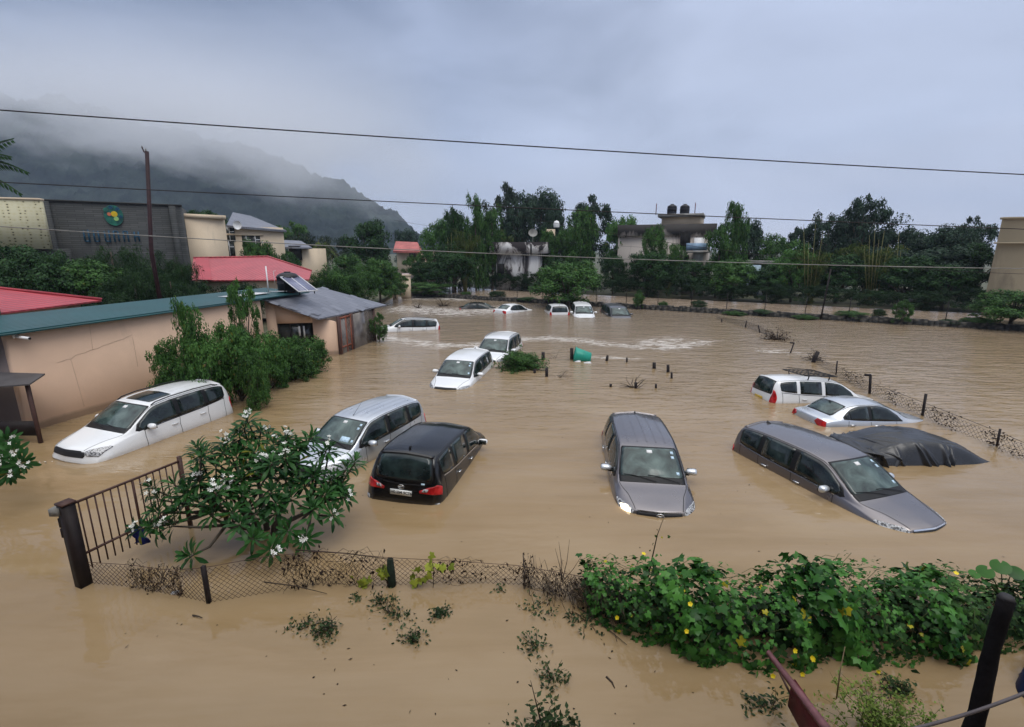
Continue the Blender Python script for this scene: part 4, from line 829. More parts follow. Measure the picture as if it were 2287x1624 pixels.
for (u_, v_) in ((514, 522), (514, 556), (552, 540), (572, 540)):
    dd = unit((b2 - a2)[:2]); r = ray(u_, v_); n2 = np.array([-dd[1], dd[0]]); kk = (a2[:2] @ n2) / (r[:2] @ n2); p_ = r * kk + (0, 0, CAM_H)
    w_ = part(e, MB().box((p_[0], p_[1] - .04, p_[2]), (.9, .1, 1.5), math.atan2(dd[1], dd[0])), 'window', M['glass']); m = MB(); m.box((p_[0], p_[1] - .12, p_[2]), (.06, .05, 1.5)); m.box((p_[0], p_[1] - .12, p_[2] + .2), (.9, .05, .06)); m.build('frame', M['white'], w_)
for u_ in (501, 589): p_ = P(u_, 540, 50.2 if u_ < 550 else 53.2); part(e, MB().tube([(p_[0], p_[1] - .3, .3), (p_[0], p_[1] - .3, 6.2)], .06, 6), 'drain_pipe', M['white'])
m = MB(); dsh = P(532, 503, 49); m.lathe([(0, 0), (.3, .06), (.42, .16)], c=dsh, k=14, R=[[1, 0, 0], [0, 0, -1], [0, 1, 0]]); part(e, m, 'satellite_dish', M['white'], True)
a, b = P(634, 540, 57), P(697, 553, 56); e = empty('porch_house', (a[0], a[1], .2), 'small cream house with a low grey pitched roof beyond the red roof', 'building')
part(e, MB().wall(a + (.3, .3, 0), b + (-1, .6, 0), 3.5, 0, b[2] - .1, 1), 'wall', M['cream'])
part(e, MB().slab([P(632, 552, 56), b, P(672, 538, 60), P(634, 536, 60)], .15), 'roof', M['slate'])
part(e, MB().box(P(662, 575, 56.6) * (1, 1, 0) + (0, 0, P(662, 565, 56.6)[2]), (1.2, .8, 1.6)), 'window', M['dark'])

# ------------------------------------------------------------------ buildings across the road
k = Mat('black_stained_plaster'); n = k.noise(.42, 9, .72, k.map((1, 1, .55), 'World'), 1.1); z = k.sep(k.geo.outputs['Position'])[2]
f = k.math('ADD', n, k.math('MULTIPLY', k.math('SUBTRACT', z, 4.9), .10, clamp=True)); k.set(Base_Color=k.ramp(f, [(.46, (.66, .65, .64)), (.52, (.36, .34, .33)), (.56, (.025, .02, .022))]), Roughness=.9); k.bump(k.noise(6, 6, .6, k.map(src='World')), .3, .02); M['mould'] = k.m
k = Mat('weathered_pink_plaster'); n = k.noise(.7, 8, .7, k.map((1, 1, .18), 'World'), .3); z = k.sep(k.geo.outputs['Position'])[2]
f = k.math('ADD', n, k.math('MULTIPLY', k.math('SUBTRACT', z, 6.5), .30, clamp=True)); k.set(Base_Color=k.ramp(f, [(.52, (.60, .53, .47)), (.62, (.34, .29, .26)), (.70, (.05, .045, .042))]), Roughness=.9); M['weather'] = k.m
YB = 62
a, b = P(1102, 540, YB), P(1216, 536, YB - 1.5); e = empty('stained_building', (a[0], a[1], .2), 'derelict white building streaked with black mould behind the hedge', 'building')
zt = a[2] - .5; part(e, MB().wall(a + (.3, .5, 0), b + (-.5, .5, 0), 5, 0, zt - .9, 1), 'wall', M['mould'])
part(e, MB().wall(a + (-.5, -.2, 0), b + (.3, -.2, 0), 6, zt - .9, zt + .45, 1), 'parapet', M['mould'])
m = MB(); c = (a + b) / 2; part(e, MB().box((c[0] - 2.2, c[1] + .46, 3.0), (.9, .08, 1.2)), 'window', M['dark']); part(e, MB().box((c[0] + 2.4, c[1] + .38, 3.6), (.35, .08, 1.1)), 'window', M['dark'])
m = MB(); p_ = P(1190, 528, YB - 1); m.tube([p_ + (0, 0, -2.2), p_], .05, 6); m.lathe([(0, 0), (.35, .08), (.55, .24)], c=p_ + (0, -.1, .3), k=16, R=[[1, 0, 0], [0, .5, -.86], [0, .86, .5]]); part(e, m, 'satellite_dish', M['concrete'], True)
part(e, MB().tube([P(1186, 545, YB - 2.3), P(1186, 572, YB - 2.3)], .10, 8), 'drain_pipe', M['plastic'])
a, b = P(1222, 560, 66), P(1300, 560, 66); e = empty('narrow_white_house', (a[0], a[1], .2), 'pale house with a rounded white tank glimpsed between the bamboo', 'building')
p0_, p1_ = P(1222, 512, 66), P(1240, 514, 66); part(e, MB().wall(p0_, p1_, 2, 0, p0_[2], 1), 'wall', M['cream'])
m = MB(); c = P(1243, 497, 65); m.lathe([(.36, -.6), (.4, -.2), (.28, .15), (0, .25)], c=c, k=16); part(e, m, 'roof_tank', M['white'], True)
YR = 60
a, b = P(1384, 500, YR), P(1598, 500, YR - 4); e = empty('weathered_house', (a[0], a[1], .2), 'large weathered house with a flat roof, blue balcony and two black tanks on top', 'building')
zt = P(1490, 501, YR - 2)[2]; part(e, MB().wall(a + (0, .4, 0), b + (-.5, .4, 0), 9, 0, zt - 1.3, 1), 'wall', M['weather'])
part(e, MB().wall(a + (-.2, 0, 0), b + (.2, 0, 0), 9.6, zt - 1.3, zt, 1), 'parapet', M['weather'])
ta, tb = P(1478, 486, YR + 1), P(1563, 486, YR - 1); ts = part(e, MB().wall(ta, tb, 4, zt - .1, ta[2] + .05, 1), 'stair_room', M['cream'])
part(e, MB().wall(P(1469, 482, YR + .4) , P(1571, 484, YR - 1.6), 5, ta[2], ta[2] + .35, 1), 'stair_room_roof', M['concrete'])
for u_, hh in ((1470, 1.6), (1558, 1.7)): p_ = P(u_, 482, YR); part(e, MB().tube([(p_[0], p_[1] + 1, ta[2] + .3), (p_[0], p_[1] + 1, ta[2] + hh)], .05, 5), 'reinforcing_bar', M['rust'])
for u_, lb in ((1506, 'left one of the two black roof tanks'), (1535, 'right one of the two black roof tanks')):
    t = empty('water_tank', P(u_, 479, YR) * (1, 1, 0) + (0, 1, ta[2] + .34), lb, 'tank', 'black tanks on the weathered house')
    m = MB(); m.lathe([(.52, 0), (.56, .3), (.53, .34), (.56, .38), (.56, .72), (.53, .76), (.56, .8), (.5, .98), (.25, 1.12), (0, 1.15)], k=20); m.build('drum', M['black'], t, True)
    m = MB(); m.lathe([(.2, 1.08), (.2, 1.2), (0, 1.22)], k=12); m.build('lid', M['black'], t, True)
ba = P(1550, 560, YR - 3.6)
for z_, nm in ((5.05, 'upper'), (2.5, 'lower')):
    sl = part(e, MB().box((ba[0], ba[1] - .5, z_), (3.0, 1.6, .18)), 'balcony_slab', M['concrete'])
    if nm == 'upper': m = MB(); m.box((ba[0] - .2, ba[1] - 1.27, z_ + .55), (2.3, .05, .8)); m.build('balcony_panel', simple('blue_panel', (.20, .30, .42), .5, .35, 1.2), sl)
    part(e, MB().box((ba[0] - .9, ba[1] + .55, z_ + 1.2), (1.1, .12, 2.0)), 'door_opening', M['dark'])
    part(e, MB().box((ba[0] - 1.65, ba[1] - .2, z_ + .2 - 1.3), (.35, 2.0, 2.6)), 'fin_wall', M['mould'])
part(e, MB().box((ba[0] + .6, ba[1] + .3, 4.9), (1.1, .3, 3.4)), 'white_panel', M['white'])
a, b = P(1640, 600, 58), P(1765, 600, 55); e = empty('blue_white_house', (a[0], a[1], .2), 'low white and pale blue house hidden behind the dark trees', 'building')
part(e, MB().wall(P(1655, 590, 57), P(1700, 590, 56), 2, 0, P(1660, 592, 57)[2], 1), 'wall', simple('pale_blue_wall', (.35, .45, .52), .8, .3)); part(e, MB().wall(P(1725, 600, 56), P(1752, 600, 55), 2, 0, P(1740, 603, 56)[2], 1), 'side_room', simple('pale_blue_panel', (.25, .38, .55), .8, .3))
part(e, MB().wall(P(1650, 575, 57.5), P(1760, 585, 55), 4, P(1655, 590, 57)[2] + .1, P(1655, 586, 57)[2] + .2, 1), 'roof', M['concrete'])
# tall beige block at the right edge
a, b = P(2238, 490, 39), P(2500, 478, 36.5); e = empty('beige_block', (a[0], a[1], .2), 'tall plain ochre building with a thin ledge at the right edge', 'building')
k = stained('ochre_wall', (.40, .33, .22), (.24, .20, .14), .58, .75, .4, .3); rd = unit(a[:2]) * 9; foot = [a[:2], b[:2], b[:2] + rd * 1.3, a[:2] + rd]; part(e, MB().slab([(*q, a[2]) for q in foot], a[2] + .3), 'wall', k)
zl = P(2230, 541, 38.7)[2]; part(e, MB().wall(a + (-.35, -.25, 0), b + (0, -.25, 0), .3, zl - .12, zl, 1), 'ledge', k)
part(e, MB().wall(a + (-.04, -.12, 0), b + (0, -.12, 0), .5, a[2] + .003, a[2] + .16, 1), 'coping', k)
m = MB(); m.box((a[0] + 1.3, a[1] - .12, 1.6), (.8, .06, 1.0)); part(e, m, 'window', M['glass'])
# far red roofed villa, pink wall, gate pillars
a, b = P(886, 566, 84), P(936, 566, 82); e = empty('red_roofed_villa', (a[0], a[1], .2), 'far cream villa with a tiled red hip roof at the foot of the hill', 'building')
part(e, MB().wall(a, b, 6, 0, P(900, 560, 84)[2], 1), 'wall', M['cream'])
part(e, MB().slab([P(878, 560, 83), P(946, 562, 81), P(932, 541, 87), P(884, 539, 88)], .3), 'roof', simple('roof_tile', (.36, .11, .10), .7, .3, .8))
m = MB(); w_ = P(921, 572, 81.5); m.box(w_, (1, .2, 1)); part(e, m, 'window', M['dark'])
c_ = P(944, 586, 70); part(e, MB().slab([c_ + (-.8, -1, -.5), c_ + (2, -1, -.5), c_ + (1.4, 1, .5), c_ + (-.2, 1, .5)], .2), 'porch_roof', M['red2'])
part(e, MB().box(P(955, 600, 70) * (1, 1, 0) + (0, 0, 2), (1.6, 1.6, 3.6)), 'porch_wall', M['cream'])
M['pink'] = stained('pink_wall', (.50, .40, .40), (.28, .2, .2), .56, .7, .8, .3)
a, b = P(902, 642, 62), P(986, 630, 68); m = MB(); m.wall(a, b, .25, 0, 2.4, 1); tag(m.build('garden_wall', M['pink']), 'short pale pink garden wall seen through the trunks beside the gate pillars', 'wall')
for u_, v_, h_, lb in ((908, 663, 2.3, 'wider cream gate pillar, right one of the pair'), (883, 665, 2.2, 'narrow cream gate pillar, left one of the pair')):
    p_ = gp(u_, v_, .2); e = empty('gate_pillar', p_, lb, 'pillar', 'gate pillars by the far water edge'); w_ = 1.0 if h_ > 2.25 else .45
    m = MB(); m.box((0, 0, h_ / 2 - .3), (w_, .5, h_ + .6)); m.build('shaft', M['cream'], e); m = MB(); m.box((0, 0, h_ + .06), (w_ + .14, .64, .12)); m.build('cap', M['cream'], e)

M['plaster'] = stained('house_plaster', (.34, .29, .24), (.2, .17, .14), .56, .74, .5, .3)
e = empty('added_shade_house', (0, -2.6, 0), 'unseen plain house added behind the viewpoint to shade the near water', 'building')  # unseen stand-in house, added so its bulk darkens the foreground water
part(e, MB().box((0, -6.0, 4.4), (30, 7.6, 12.0)), 'wall', M['plaster']); part(e, MB().box((0, -5.8, 10.52), (31, 9.4, .22)), 'roof', M['concrete'])
part(e, MB().box((0, -1.2, 3.55), (14, 1.9, .18)), 'balcony_slab', M['concrete']); part(e, MB().box((0, -.75, 7.3), (16, 2.9, .18)), 'shade_overhang', M['concrete'])  # overhang above the balcony added to deepen that shade
for x in (-8, -3, 3, 8): w_ = part(e, MB().box((x, -2.18, 5.6), (1.6, .08, 1.5)), 'window', M['glass']); MB().box((x, -2.13, 5.6), (.06, .06, 1.5)).build('frame', M['white'], w_)
# ------------------------------------------------------------------ trees, bamboo and hedges
G1, G2, G3 = 'trees across the road', 'bamboo clumps across the road', 'trees and shrubs on the left bank'
# kind, leaves, column, top, distance, width, seed, label
T = [
 ('round', 'dark', 822, 503, 66, 118, 1, 'dark round evergreen tree left of the far red roofed villa'),
 ('round', 'blue', 905, 518, 105, 62, 2, 'hazy dark tree behind the far red roofed villa'),
 ('loose', 'grey', 768, 530, 78, 60, 1, 'greyish green tree touching the left of the dark round evergreen'),
 ('bamboo', 'grey', 700, 515, 74, 130, 1, 'broad grey green bamboo clump behind the low grey porch roof'),
 ('palm', 'bamboo', 722, 528, 62, 95, 1, 'palm with drooping yellow green fronds below the hill'),
 ('loose', 'mid', 650, 506, 80, 90, 2, 'hazy green tree right of the cream house'),
 ('round', 'mid', 690, 560, 60, 80, 3, 'bushy green tree behind the right tip of the red roof'),
 ('round', 'mid', 770, 575, 56, 90, 1, 'rounded green tree below the dark round evergreen'),
 ('round', 'mid', 580, 548, 47, 70, 2, 'dark leafy tree against the cream house wing'),
 ('round', 'dark', 640, 572, 50, 70, 3, 'small dark tree under the porch house'),
 ('round', 'dark', 455, 474, 52, 90, 1, 'dark bush growing on top of the cream house parapet'),
 ('loose', 'mid', 925, 575, 64, 62, 3, 'pale green tree in front of the far villa'),
 ('round', 'dark', 950, 588, 60, 70, 1, 'low dark tree over the pink garden wall'),
 ('round', 'fresh', 978, 508, 66, 88, 4, 'bright green round tree left of the tall leafy columns'),
 ('round', 'dark', 1012, 484, 72, 70, 2, 'dark tree top behind the bright green round tree'),
 ('column', 'dark', 1012, 470, 62, 78, 1, 'first creeper clad trunk from the left above the far cars'),
 ('column', 'mid', 1060, 438, 61, 62, 2, 'tallest creeper clad trunk, above the black saloon'),
 ('column', 'mid', 1098, 462, 63, 66, 3, 'creeper clad trunk beside the bare branched tree'),
 ('bamboo', 'bamboo', 1036, 500, 60, 90, 3, 'yellowish bamboo clump at the foot of the creeper clad trunks'),
 ('loose', 'grey', 1128, 432, 76, 95, 4, 'nearly bare grey brown tree behind the creeper clad trunks'),
 ('round', 'dark', 1078, 500, 68, 100, 4, 'dense dark tree left of the mould streaked building'),
 ('loose', 'bamboo', 1120, 520, 66, 66, 5, 'yellow green tree top just over the mould streaked building'),
 ('round', 'blue', 1200, 438, 78, 130, 2, 'tall dark blue green tree behind the mould streaked building'),
 ('round', 'blue', 1160, 462, 72, 80, 3, 'dark blue green tree above the left end of the mould streaked building'),
 ('round', 'blue', 1240, 470, 70, 60, 5, 'dark crown left of the narrow pale house'),
 ('round', 'mid', 1228, 520, 63, 56, 2, 'leafy tree half hiding the narrow pale house'),
 ('loose', 'blue', 1325, 445, 76, 105, 5, 'tall thin crowned tree with sky showing through its right side'),
 ('column', 'mid', 1300, 470, 60, 92, 4, 'broad leafy column left of the weathered house'),
 ('round', 'mid', 1285, 500, 64, 80, 5, 'dark green tree between the narrow pale house and the leafy column'),
 ('round', 'fresh', 1393, 492, 62, 88, 2, 'green tree leaning over the left corner of the weathered house'),
 ('round', 'dark', 1372, 575, 57, 64, 6, 'dark tree before the left wall of the weathered house'),
 ('column', 'dark', 1238, 570, 58, 48, 5, 'dark leafy column at the right corner of the mould streaked building'),
 ('round', 'mid', 1462, 514, 55.5, 60, 3, 'tree covering the middle of the weathered house'),
 ('bamboo', 'fresh', 1500, 530, 55, 72, 2, 'arching bamboo in front of the blue balcony'),
 ('round', 'dark', 1450, 570, 54, 110, 2, 'broad dark tree below the middle of the weathered house'),
 ('round', 'dark', 1550, 590, 52, 80, 4, 'dark tree at the foot of the blue balcony'),
 ('column', 'mid', 1652, 450, 55, 74, 6, 'tall spiky crowned tree right of the weathered house'),
 ('column', 'mid', 1612, 500, 53, 84, 7, 'leafy column at the right corner of the weathered house'),
 ('round', 'blue', 1668, 505, 60, 90, 6, 'dark round tree behind the spiky crowned tree'),
 ('round', 'mid', 1640, 585, 50, 110, 3, 'low wide green tree under the spiky crowned tree'),
 ('round', 'mid', 1732, 538, 58, 90, 4, 'green tree beside the pale blue house'),
 ('round', 'fresh', 1780, 560, 48, 96, 5, 'light green bushy tree left of the yellow bamboo canes'),
 ('loose', 'blue', 1800, 515, 64, 90, 6, 'grey green tree behind the left bamboo canes'),
 ('loose', 'blue', 1852, 488, 62, 110, 7, 'dark spreading tree left of the highest crown on the right'),
 ('loose', 'blue', 1938, 452, 60, 118, 3, 'highest dark spreading crown on the right'),
 ('round', 'blue', 1905, 492, 64, 130, 4, 'dense dark tree under the highest crown on the right'),
 ('round', 'blue', 2010, 508, 58, 130, 5, 'dark tree between the bamboo canes and the beige block'),
 ('round', 'blue', 2080, 530, 54, 120, 6, 'dark tree mass behind the roadside hedge on the right'),
 ('round', 'blue', 2145, 512, 50, 120, 2, 'dark round tree next to the beige block'),
 ('loose', 'blue', 2180, 492, 54, 90, 5, 'thin crowned tree whose twigs touch the top of the beige block'),
 ('round', 'dark', 2185, 560, 46, 110, 4, 'low dark tree against the left side of the beige block'),
 ('bamboo', 'bamboo', 1955, 535, 46.5, 150, 1, 'yellow caned bamboo clump in the right background'),
 ('bamboo', 'bamboo', 1828, 545, 47, 100, 2, 'smaller yellow caned bamboo clump left of the broad one'),
 ('bamboo', 'bamboo', 2085, 585, 44, 100, 3, 'low yellow green bamboo before the dark trees at the right'),
 ('round', 'dark', 1880, 575, 47, 130, 1, 'dark tree standing between the two yellow caned bamboos'),
 ('round', 'dark', 2030, 580, 44, 130, 3, 'dark tree right of the broad yellow caned bamboo'),
 ('round', 'dark', 1715, 600, 49, 100, 5, 'dark low tree before the pale blue house'),
 ('round', 'dark', 2120, 600, 42, 130, 6, 'dark low tree behind the right end of the hedge'),
  ('round', 'dark', 1010, 560, 58, 110, 5, 'dark undergrowth tree behind the left end of the long hedge'),
 ('round', 'blue', 1960, 560, 52, 170, 2, 'deep green tree wall behind the broad yellow caned bamboo'),
 ('round', 'blue', 1770, 590, 54, 150, 3, 'deep green tree wall behind the light green bushy tree'),
 ('round', 'blue', 2100, 560, 48, 170, 1, 'deep green tree wall left of the beige block'),
]
for kd, lm, u, vt, Y, w, sd_, lb in T:
    bz = .25 if 'on top of the cream' not in lb else 6.6
    tree_at(kd, lm, u, vt, Y, w, lb, bz, seed=sd_, group=G2 if kd == 'bamboo' else G1, name='bamboo' if kd == 'bamboo' else 'palm_tree' if kd == 'palm' else 'tree', cat='bamboo' if kd == 'bamboo' else 'palm' if kd == 'palm' else 'tree')
CANES = [([(1795, 500), (1822, 498), (1806, 540), (1838, 520)], 'tall bare yellow canes rising left of the broad bamboo'), ([(1930, 550), (1942, 525), (1955, 500), (1963, 535), (1975, 515), (1950, 560), (1985, 545)], 'fan of bare yellow canes in the middle of the dark trees'),
         ([(2008, 520), (2012, 560)], 'pair of bare yellow canes right of the fan'), ([(1000, 530), (1008, 520)], 'pair of yellow canes before the leafy columns')]
for k_, (lst, lb) in enumerate(CANES):
    Yc = 44.5 if k_ else 46; Yc = 58 if k_ == 3 else Yc; e = empty('bamboo_canes', P(lst[0][0], 640, Yc) * (1, 1, 0) + (0, 0, .3), lb, 'bamboo', 'bare yellow canes across the road')
    for u_, v_ in lst: t_ = P(u_, v_, Yc); bx = P(sum(q[0] for q in lst) / len(lst), 640, Yc); part(e, MB().tube([(bx[0] * .7 + t_[0] * .3, Yc, .3), ((bx[0] + 2 * t_[0]) / 3, Yc, t_[2] * .55), t_], [.032, .028, .012], 5), 'cane', M['cane'])
# round tree that stands in the water line just behind the hatchback
p_ = on_wall(1268, -1.3); tree('round', 'mid', (p_[0], p_[1], -.6), 4.6, 6.3, 'round glossy leaved tree behind the white hatchback', seed=6)
# saplings on the wall
for u_, vt, w_, kd, lb in ((1428, 655, 26, 'round', 'small green sapling on the retaining wall right of the far cars'), (2022, 672, 46, 'loose', 'young spreading sapling on the retaining wall at the right'), (1795, 712, 50, 'round', 'low green weed tuft on the retaining wall beside the leaning fence post'), (1640, 708, 50, 'round', 'weed tuft where the sunken fence meets the retaining wall')):
    p_ = on_wall(u_, -.3); tree_at(kd, 'mid', u_, vt, p_[1], w_, lb, -.1, seed=5, name='bush', cat='shrub', group='weeds on the retaining wall')
for i_, u_ in enumerate((985, 1040, 1110, 1180, 1480, 1560, 1700, 1900, 1960, 2120, 2180)):
    p_ = on_wall(u_, .5 + .3 * (i_ % 3)); tree('round', ('dark', 'mid', 'feather')[i_ % 3], (p_[0], p_[1], .1), .35 + .22 * (i_ % 3), .9 + .45 * (i_ % 4), ('tiny', 'low', 'spreading', 'ragged')[i_ % 4] + ' weed clump on the roadside behind the retaining wall, ' + ('first', 'second', 'third', 'fourth', 'fifth', 'sixth', 'seventh', 'eighth', 'ninth', 'tenth', 'last')[i_] + ' from the left', 'shrub', 'bush', seed=1 + i_ % 6, group='weed clumps along the roadside')
p_ = on_wall(2245, .6); tree('round', 'mid', (p_[0] + .3, p_[1], -.1), 2.5, 4.4, 'broad leafy shrub at the foot of the beige block', 'shrub', 'bush', seed=4)
p_ = on_wall(960, -.2); tree('round', 'mid', (p_[0], p_[1] + .6, .1), 1.5, 5.5, 'low shrub spreading over the left end of the retaining wall', 'shrub', 'bush', seed=2)
# roadside hedges, cut into lengths: each length one plant row standing on its own
def hedge_run(name_lb, p0, p1, hgt, dep, lm, z0=.25, kind='hedge', label=None, jitter=.12, seg=2.6):
    p0 = np.array(p0[:2], float); p1 = np.array(p1[:2], float); L_ = np.linalg.norm(p1 - p0); n = max(1, int(L_ / seg)); d = (p1 - p0) / L_
    cr = []
    e = empty('hedge', (*p0, z0), label, 'hedge')
    for i in range(n):
        c, t = tree_proto(kind, lm, 1 + i % 3); p_ = p0 + d * (i + .5) * L_ / n
        o = bpy.data.objects.new('foliage', c); COL.objects.link(o); o.parent = e; o.location = (*(p_ - p0), 0); o.scale = (L_ / n * 1.12, dep, hgt * rt.uniform(1 - jitter, 1 + jitter)); o.rotation_euler = (0, 0, math.atan2(d[1], d[0]) + (math.pi if i % 2 else 0))
    return e
hA, hB = along(4.2, 8.9), along(27, 8.3)
hedge_run('', along(2.5, 9.4), along(29, 8.2), 2.35, 1.8, 'hedge', label='long clipped dark hedge behind the road on the left, below the mould streaked building')
hedge_run('', along(29.2, 8.2), along(41, 8.0), 1.9, 1.6, 'hedge', label='dark ragged hedge behind the road in the middle, below the weathered house')
hedge_run('', along(41, 7.9), along(66, 7.6), 2.0, 1.7, 'hedge', label='dark hedge behind the road on the right, running to the beige block')
# thin roadside fence posts
m = None
e = empty('roadside_fence', (*along(2), .3), 'row of thin steel posts with wires along the retaining wall', 'fence')
for i, s_ in enumerate(np.arange(2, 62, 2.9)): 
    p_ = along(s_, .5); part(e, MB().tube([(*p_, .2), (*(p_ + (rt.uniform(-.04, .04), 0)), 1.75)], .03, 5), 'post', M['darkbrown'])
m = MB()
for z_ in (.9, 1.3, 1.65): m.tube([(*along(2, .5), z_), (*along(59, .5), z_)], .006, 3)
part(e, m, 'wires', M['darkbrown'])
pt = on_wall(1832, -.1); m = MB(); m.tube([(pt[0], pt[1], -.4), (pt[0] + .25, pt[1], 3.9)], .06, 6); tag(m.build('pole', M['darkbrown']), 'thin dark pole leaning beside the retaining wall below the yellow bamboo', 'pole')
# left bank: casuarina hedge, big feathery shrubs
hedge_run('', P(215, 660, 25.5), P(560, 640, 33), 3.0, 2.6, 'hedge', label='dark hedge close behind the teal roof at the left', z0=.25, seg=1.9, jitter=.07)
hedge_run('', P(520, 640, 33), P(790, 625, 44), 3.3, 2.8, 'feather', kind='feather', label='feathery casuarina hedge in front of the red roof', z0=.25, seg=1.9, jitter=.12)
hedge_run('', P(720, 640, 40), P(880, 620, 51), 3.4, 2.6, 'mid', kind='hedge', label='leafy green hedge behind the slate roofed annex', z0=.25, seg=2.2)
FL = [('feather', 'feather', 150, 556, 31, 150, 1, 'feathery shrub below the left part of the stone clad building'), ('feather', 'feather', 240, 524, 33, 160, 2, 'tallest feathery shrub hiding the blue lettering'),
      ('feather', 'feather', 330, 545, 31, 150, 3, 'feathery shrub at the foot of the dark pole'), ('feather', 'feather', 400, 568, 32, 100, 1, 'feathery shrub by the right corner of the stone clad building'),
      ('round', 'dark', 40, 555, 33, 190, 2, 'dark shrub under the pierced screen at the left edge'), ('round', 'mid', 200, 600, 29, 170, 4, 'green shrub lower down between the feathery ones'), ('round', 'dark', 90, 600, 27, 170, 1, 'dark low shrub behind the red ribbed roof'),
      ('feather', 'feather', 290, 580, 28, 150, 2, 'dark drooping shrub above the teal roof'), ('feather', 'feather', 375, 600, 29, 110, 3, 'dark drooping shrub left of the red roof'), ('round', 'mid', 560, 545, 46, 60, 1, 'leafy tree at the cream house window'),
      ('round', 'mid', 845, 585, 48, 90, 6, 'rounded green shrub above the annex hedge'), ('loose', 'mid', 880, 610, 52, 70, 1, 'loose green shrub beside the narrow gate pillar')]
for kd, lm, u, vt, Y, w, sd_, lb in FL: tree_at(kd, lm, u, vt, Y, w, lb, .25, seed=sd_, name='bush', cat='shrub', group=G3)
# shrubs standing in the water against the wall and the annex
WP = [('column', 'fresh', 408, 672, 16.5, 90, 3, 'tall narrow shrub climbing the beige wall behind the white car', -.5), ('loose', 'fresh', 535, 645, 19.5, 90, 2, 'tall thin light green sapling before the end of the beige wall', -.5),
      ('round', 'fresh', 368, 780, 16.6, 100, 4, 'low bush directly behind the white car roof', -.7), ('round', 'fresh', 520, 738, 17.0, 150, 1, 'leafy bush in the middle of the group below the teal roof', -.9), ('round', 'fresh', 450, 748, 16.2, 130, 5, 'leafy bush left in the group below the teal roof', -.9),
      ('round', 'fresh', 590, 756, 18.6, 120, 3, 'light green bush right in the group below the teal roof', -.9), ('round', 'mid', 690, 762, 21.5, 120, 2, 'dark glossy bush with white blossoms under the annex window', -.9), ('round', 'mid', 640, 762, 20.5, 110, 6, 'dark glossy bush left of the annex window', -.9),
      ('loose', 'mid', 845, 705, 28.6, 50, 4, 'creeper on the far corner post of the annex', -.3), ('round', 'mid', 560, 800, 16.2, 90, 6, 'bush hanging over the water nearest the camera in the group', -.6), ('round', 'mid', 655, 785, 20.0, 110, 4, 'low bush at the water edge below the annex', -.7)]
for kd, lm, u, vt, Y, w, sd_, lb, bz in WP:
    tree_at(kd, lm, u, vt, Y, w, lb, bz, seed=sd_, ws=.72, name='bush', cat='shrub', group='shrubs standing in the water by the beige wall')
# coconut fronds entering at the top left
e = empty('palm_tree', (-18.4, 16, -1), 'dark palm fronds reaching in at the upper left edge', 'palm'); m = MB(); t = MB()
hub = P(-85, 395, 16)
for (ue, ve, sag) in ((26, 312, .2), (58, 384, .35), (44, 432, .25), (20, 350, .3), (-10, 300, .2)):
    a = hub; b = P(ue, ve, 16 + rt.uniform(-.4, .4)); f = np.linspace(0, 1, 14)[:, None]; pts = a * (1 - f) + b * f + np.array([0, 0, 1]) * (sag * np.sin(f * math.pi)); t.tube(pts, np.linspace(.02, .006, 14), 5)
    tg = unit(np.gradient(pts, axis=0)); sv = unit(np.cross(tg, (0, 1, .3)))
    for s_ in (1, -1):
        for j in range(3, 14):
            for o_ in (0, .05):
                dd = tg[j] * .8 + sv[j] * s_ * .5 - np.array([0, 0, .9 if s_ < 0 else .4]); m.leaves((pts[j] - tg[j] * o_)[None], dd[None], np.array([[.1, -1, .3]]), .46 * (1.15 - j / 15), .05)
part(e, t, 'frond_ribs', M['twig']); part(e, m, 'fronds', LM['dark']); part(e, MB().tube([(hub[0], hub[1], -.8), hub], [.16, .11], 10), 'trunk', M['trunk'])
# poles and wires
q0, q1 = P(338, 562, 27), P(328, 338, 27); e = empty('utility_pole', (q0[0], q0[1], .2), 'tall dark red brown steel pole in front of the stone clad building', 'pole')
part(e, MB().tube([(q0[0] + .08, 27, .2), q0, q1], [.115, .105, .09], 8), 'shaft', M['maroon'])
part(e, MB().tube([q1 + (-.02, 0, -.12), q1 + (-.16, 0, -.02), q1 + (-.22, 0, .22)], .035, 6), 'bracket', M['maroon'])
for d_ in (-.22, -.05): part(e, MB().lathe([(.0, 0), (.045, .02), (.03, .06), (.045, .09), (.0, .14)], c=q1 + (d_, 0, .12 if d_ < -.1 else .0), k=8), 'insulator', M['concrete'])
def wire(pts, r, lb, sagm=0.0):
    A, B = [np.array(p) for p in pts]; f = np.linspace(*((-.25, 1.25) if 'distant' not in lb else (0, 1)), 40)[:, None]; q = A * (1 - f) + B * f - np.array([0, 0, 1]) * sagm * 4 * f * (1 - f)
    tag(MB().tube(q, r, 5).build('overhead_wire', M['concrete'] if 'third' in lb else M['darkbrown']), lb, 'wire', 'overhead wires')  # third wire: its lit look put into a paler grey
wire((P(0, 246, 11.0), P(2287, 390, 13.0)), .014, 'thickest and highest overhead wire, crossing the sky', .06)
wire((P(20, 408, 15.0), P(2287, 512, 17.0)), .014, 'second overhead wire, just above the tree tops', .05)
wire((P(0, 506, 17.0), P(2287, 600, 20.0)), .016, 'third overhead wire, passing in front of the hedges and houses', .25)
wire((P(1100, 470, 40.0), P(2287, 612, 36.0)), .014, 'thin distant wire dropping to the right in front of the dark trees', .9)
wire((P(880, 492, 60.0), P(1700, 560, 50.0)), .012, 'thin distant wire in front of the mould streaked building', .8)
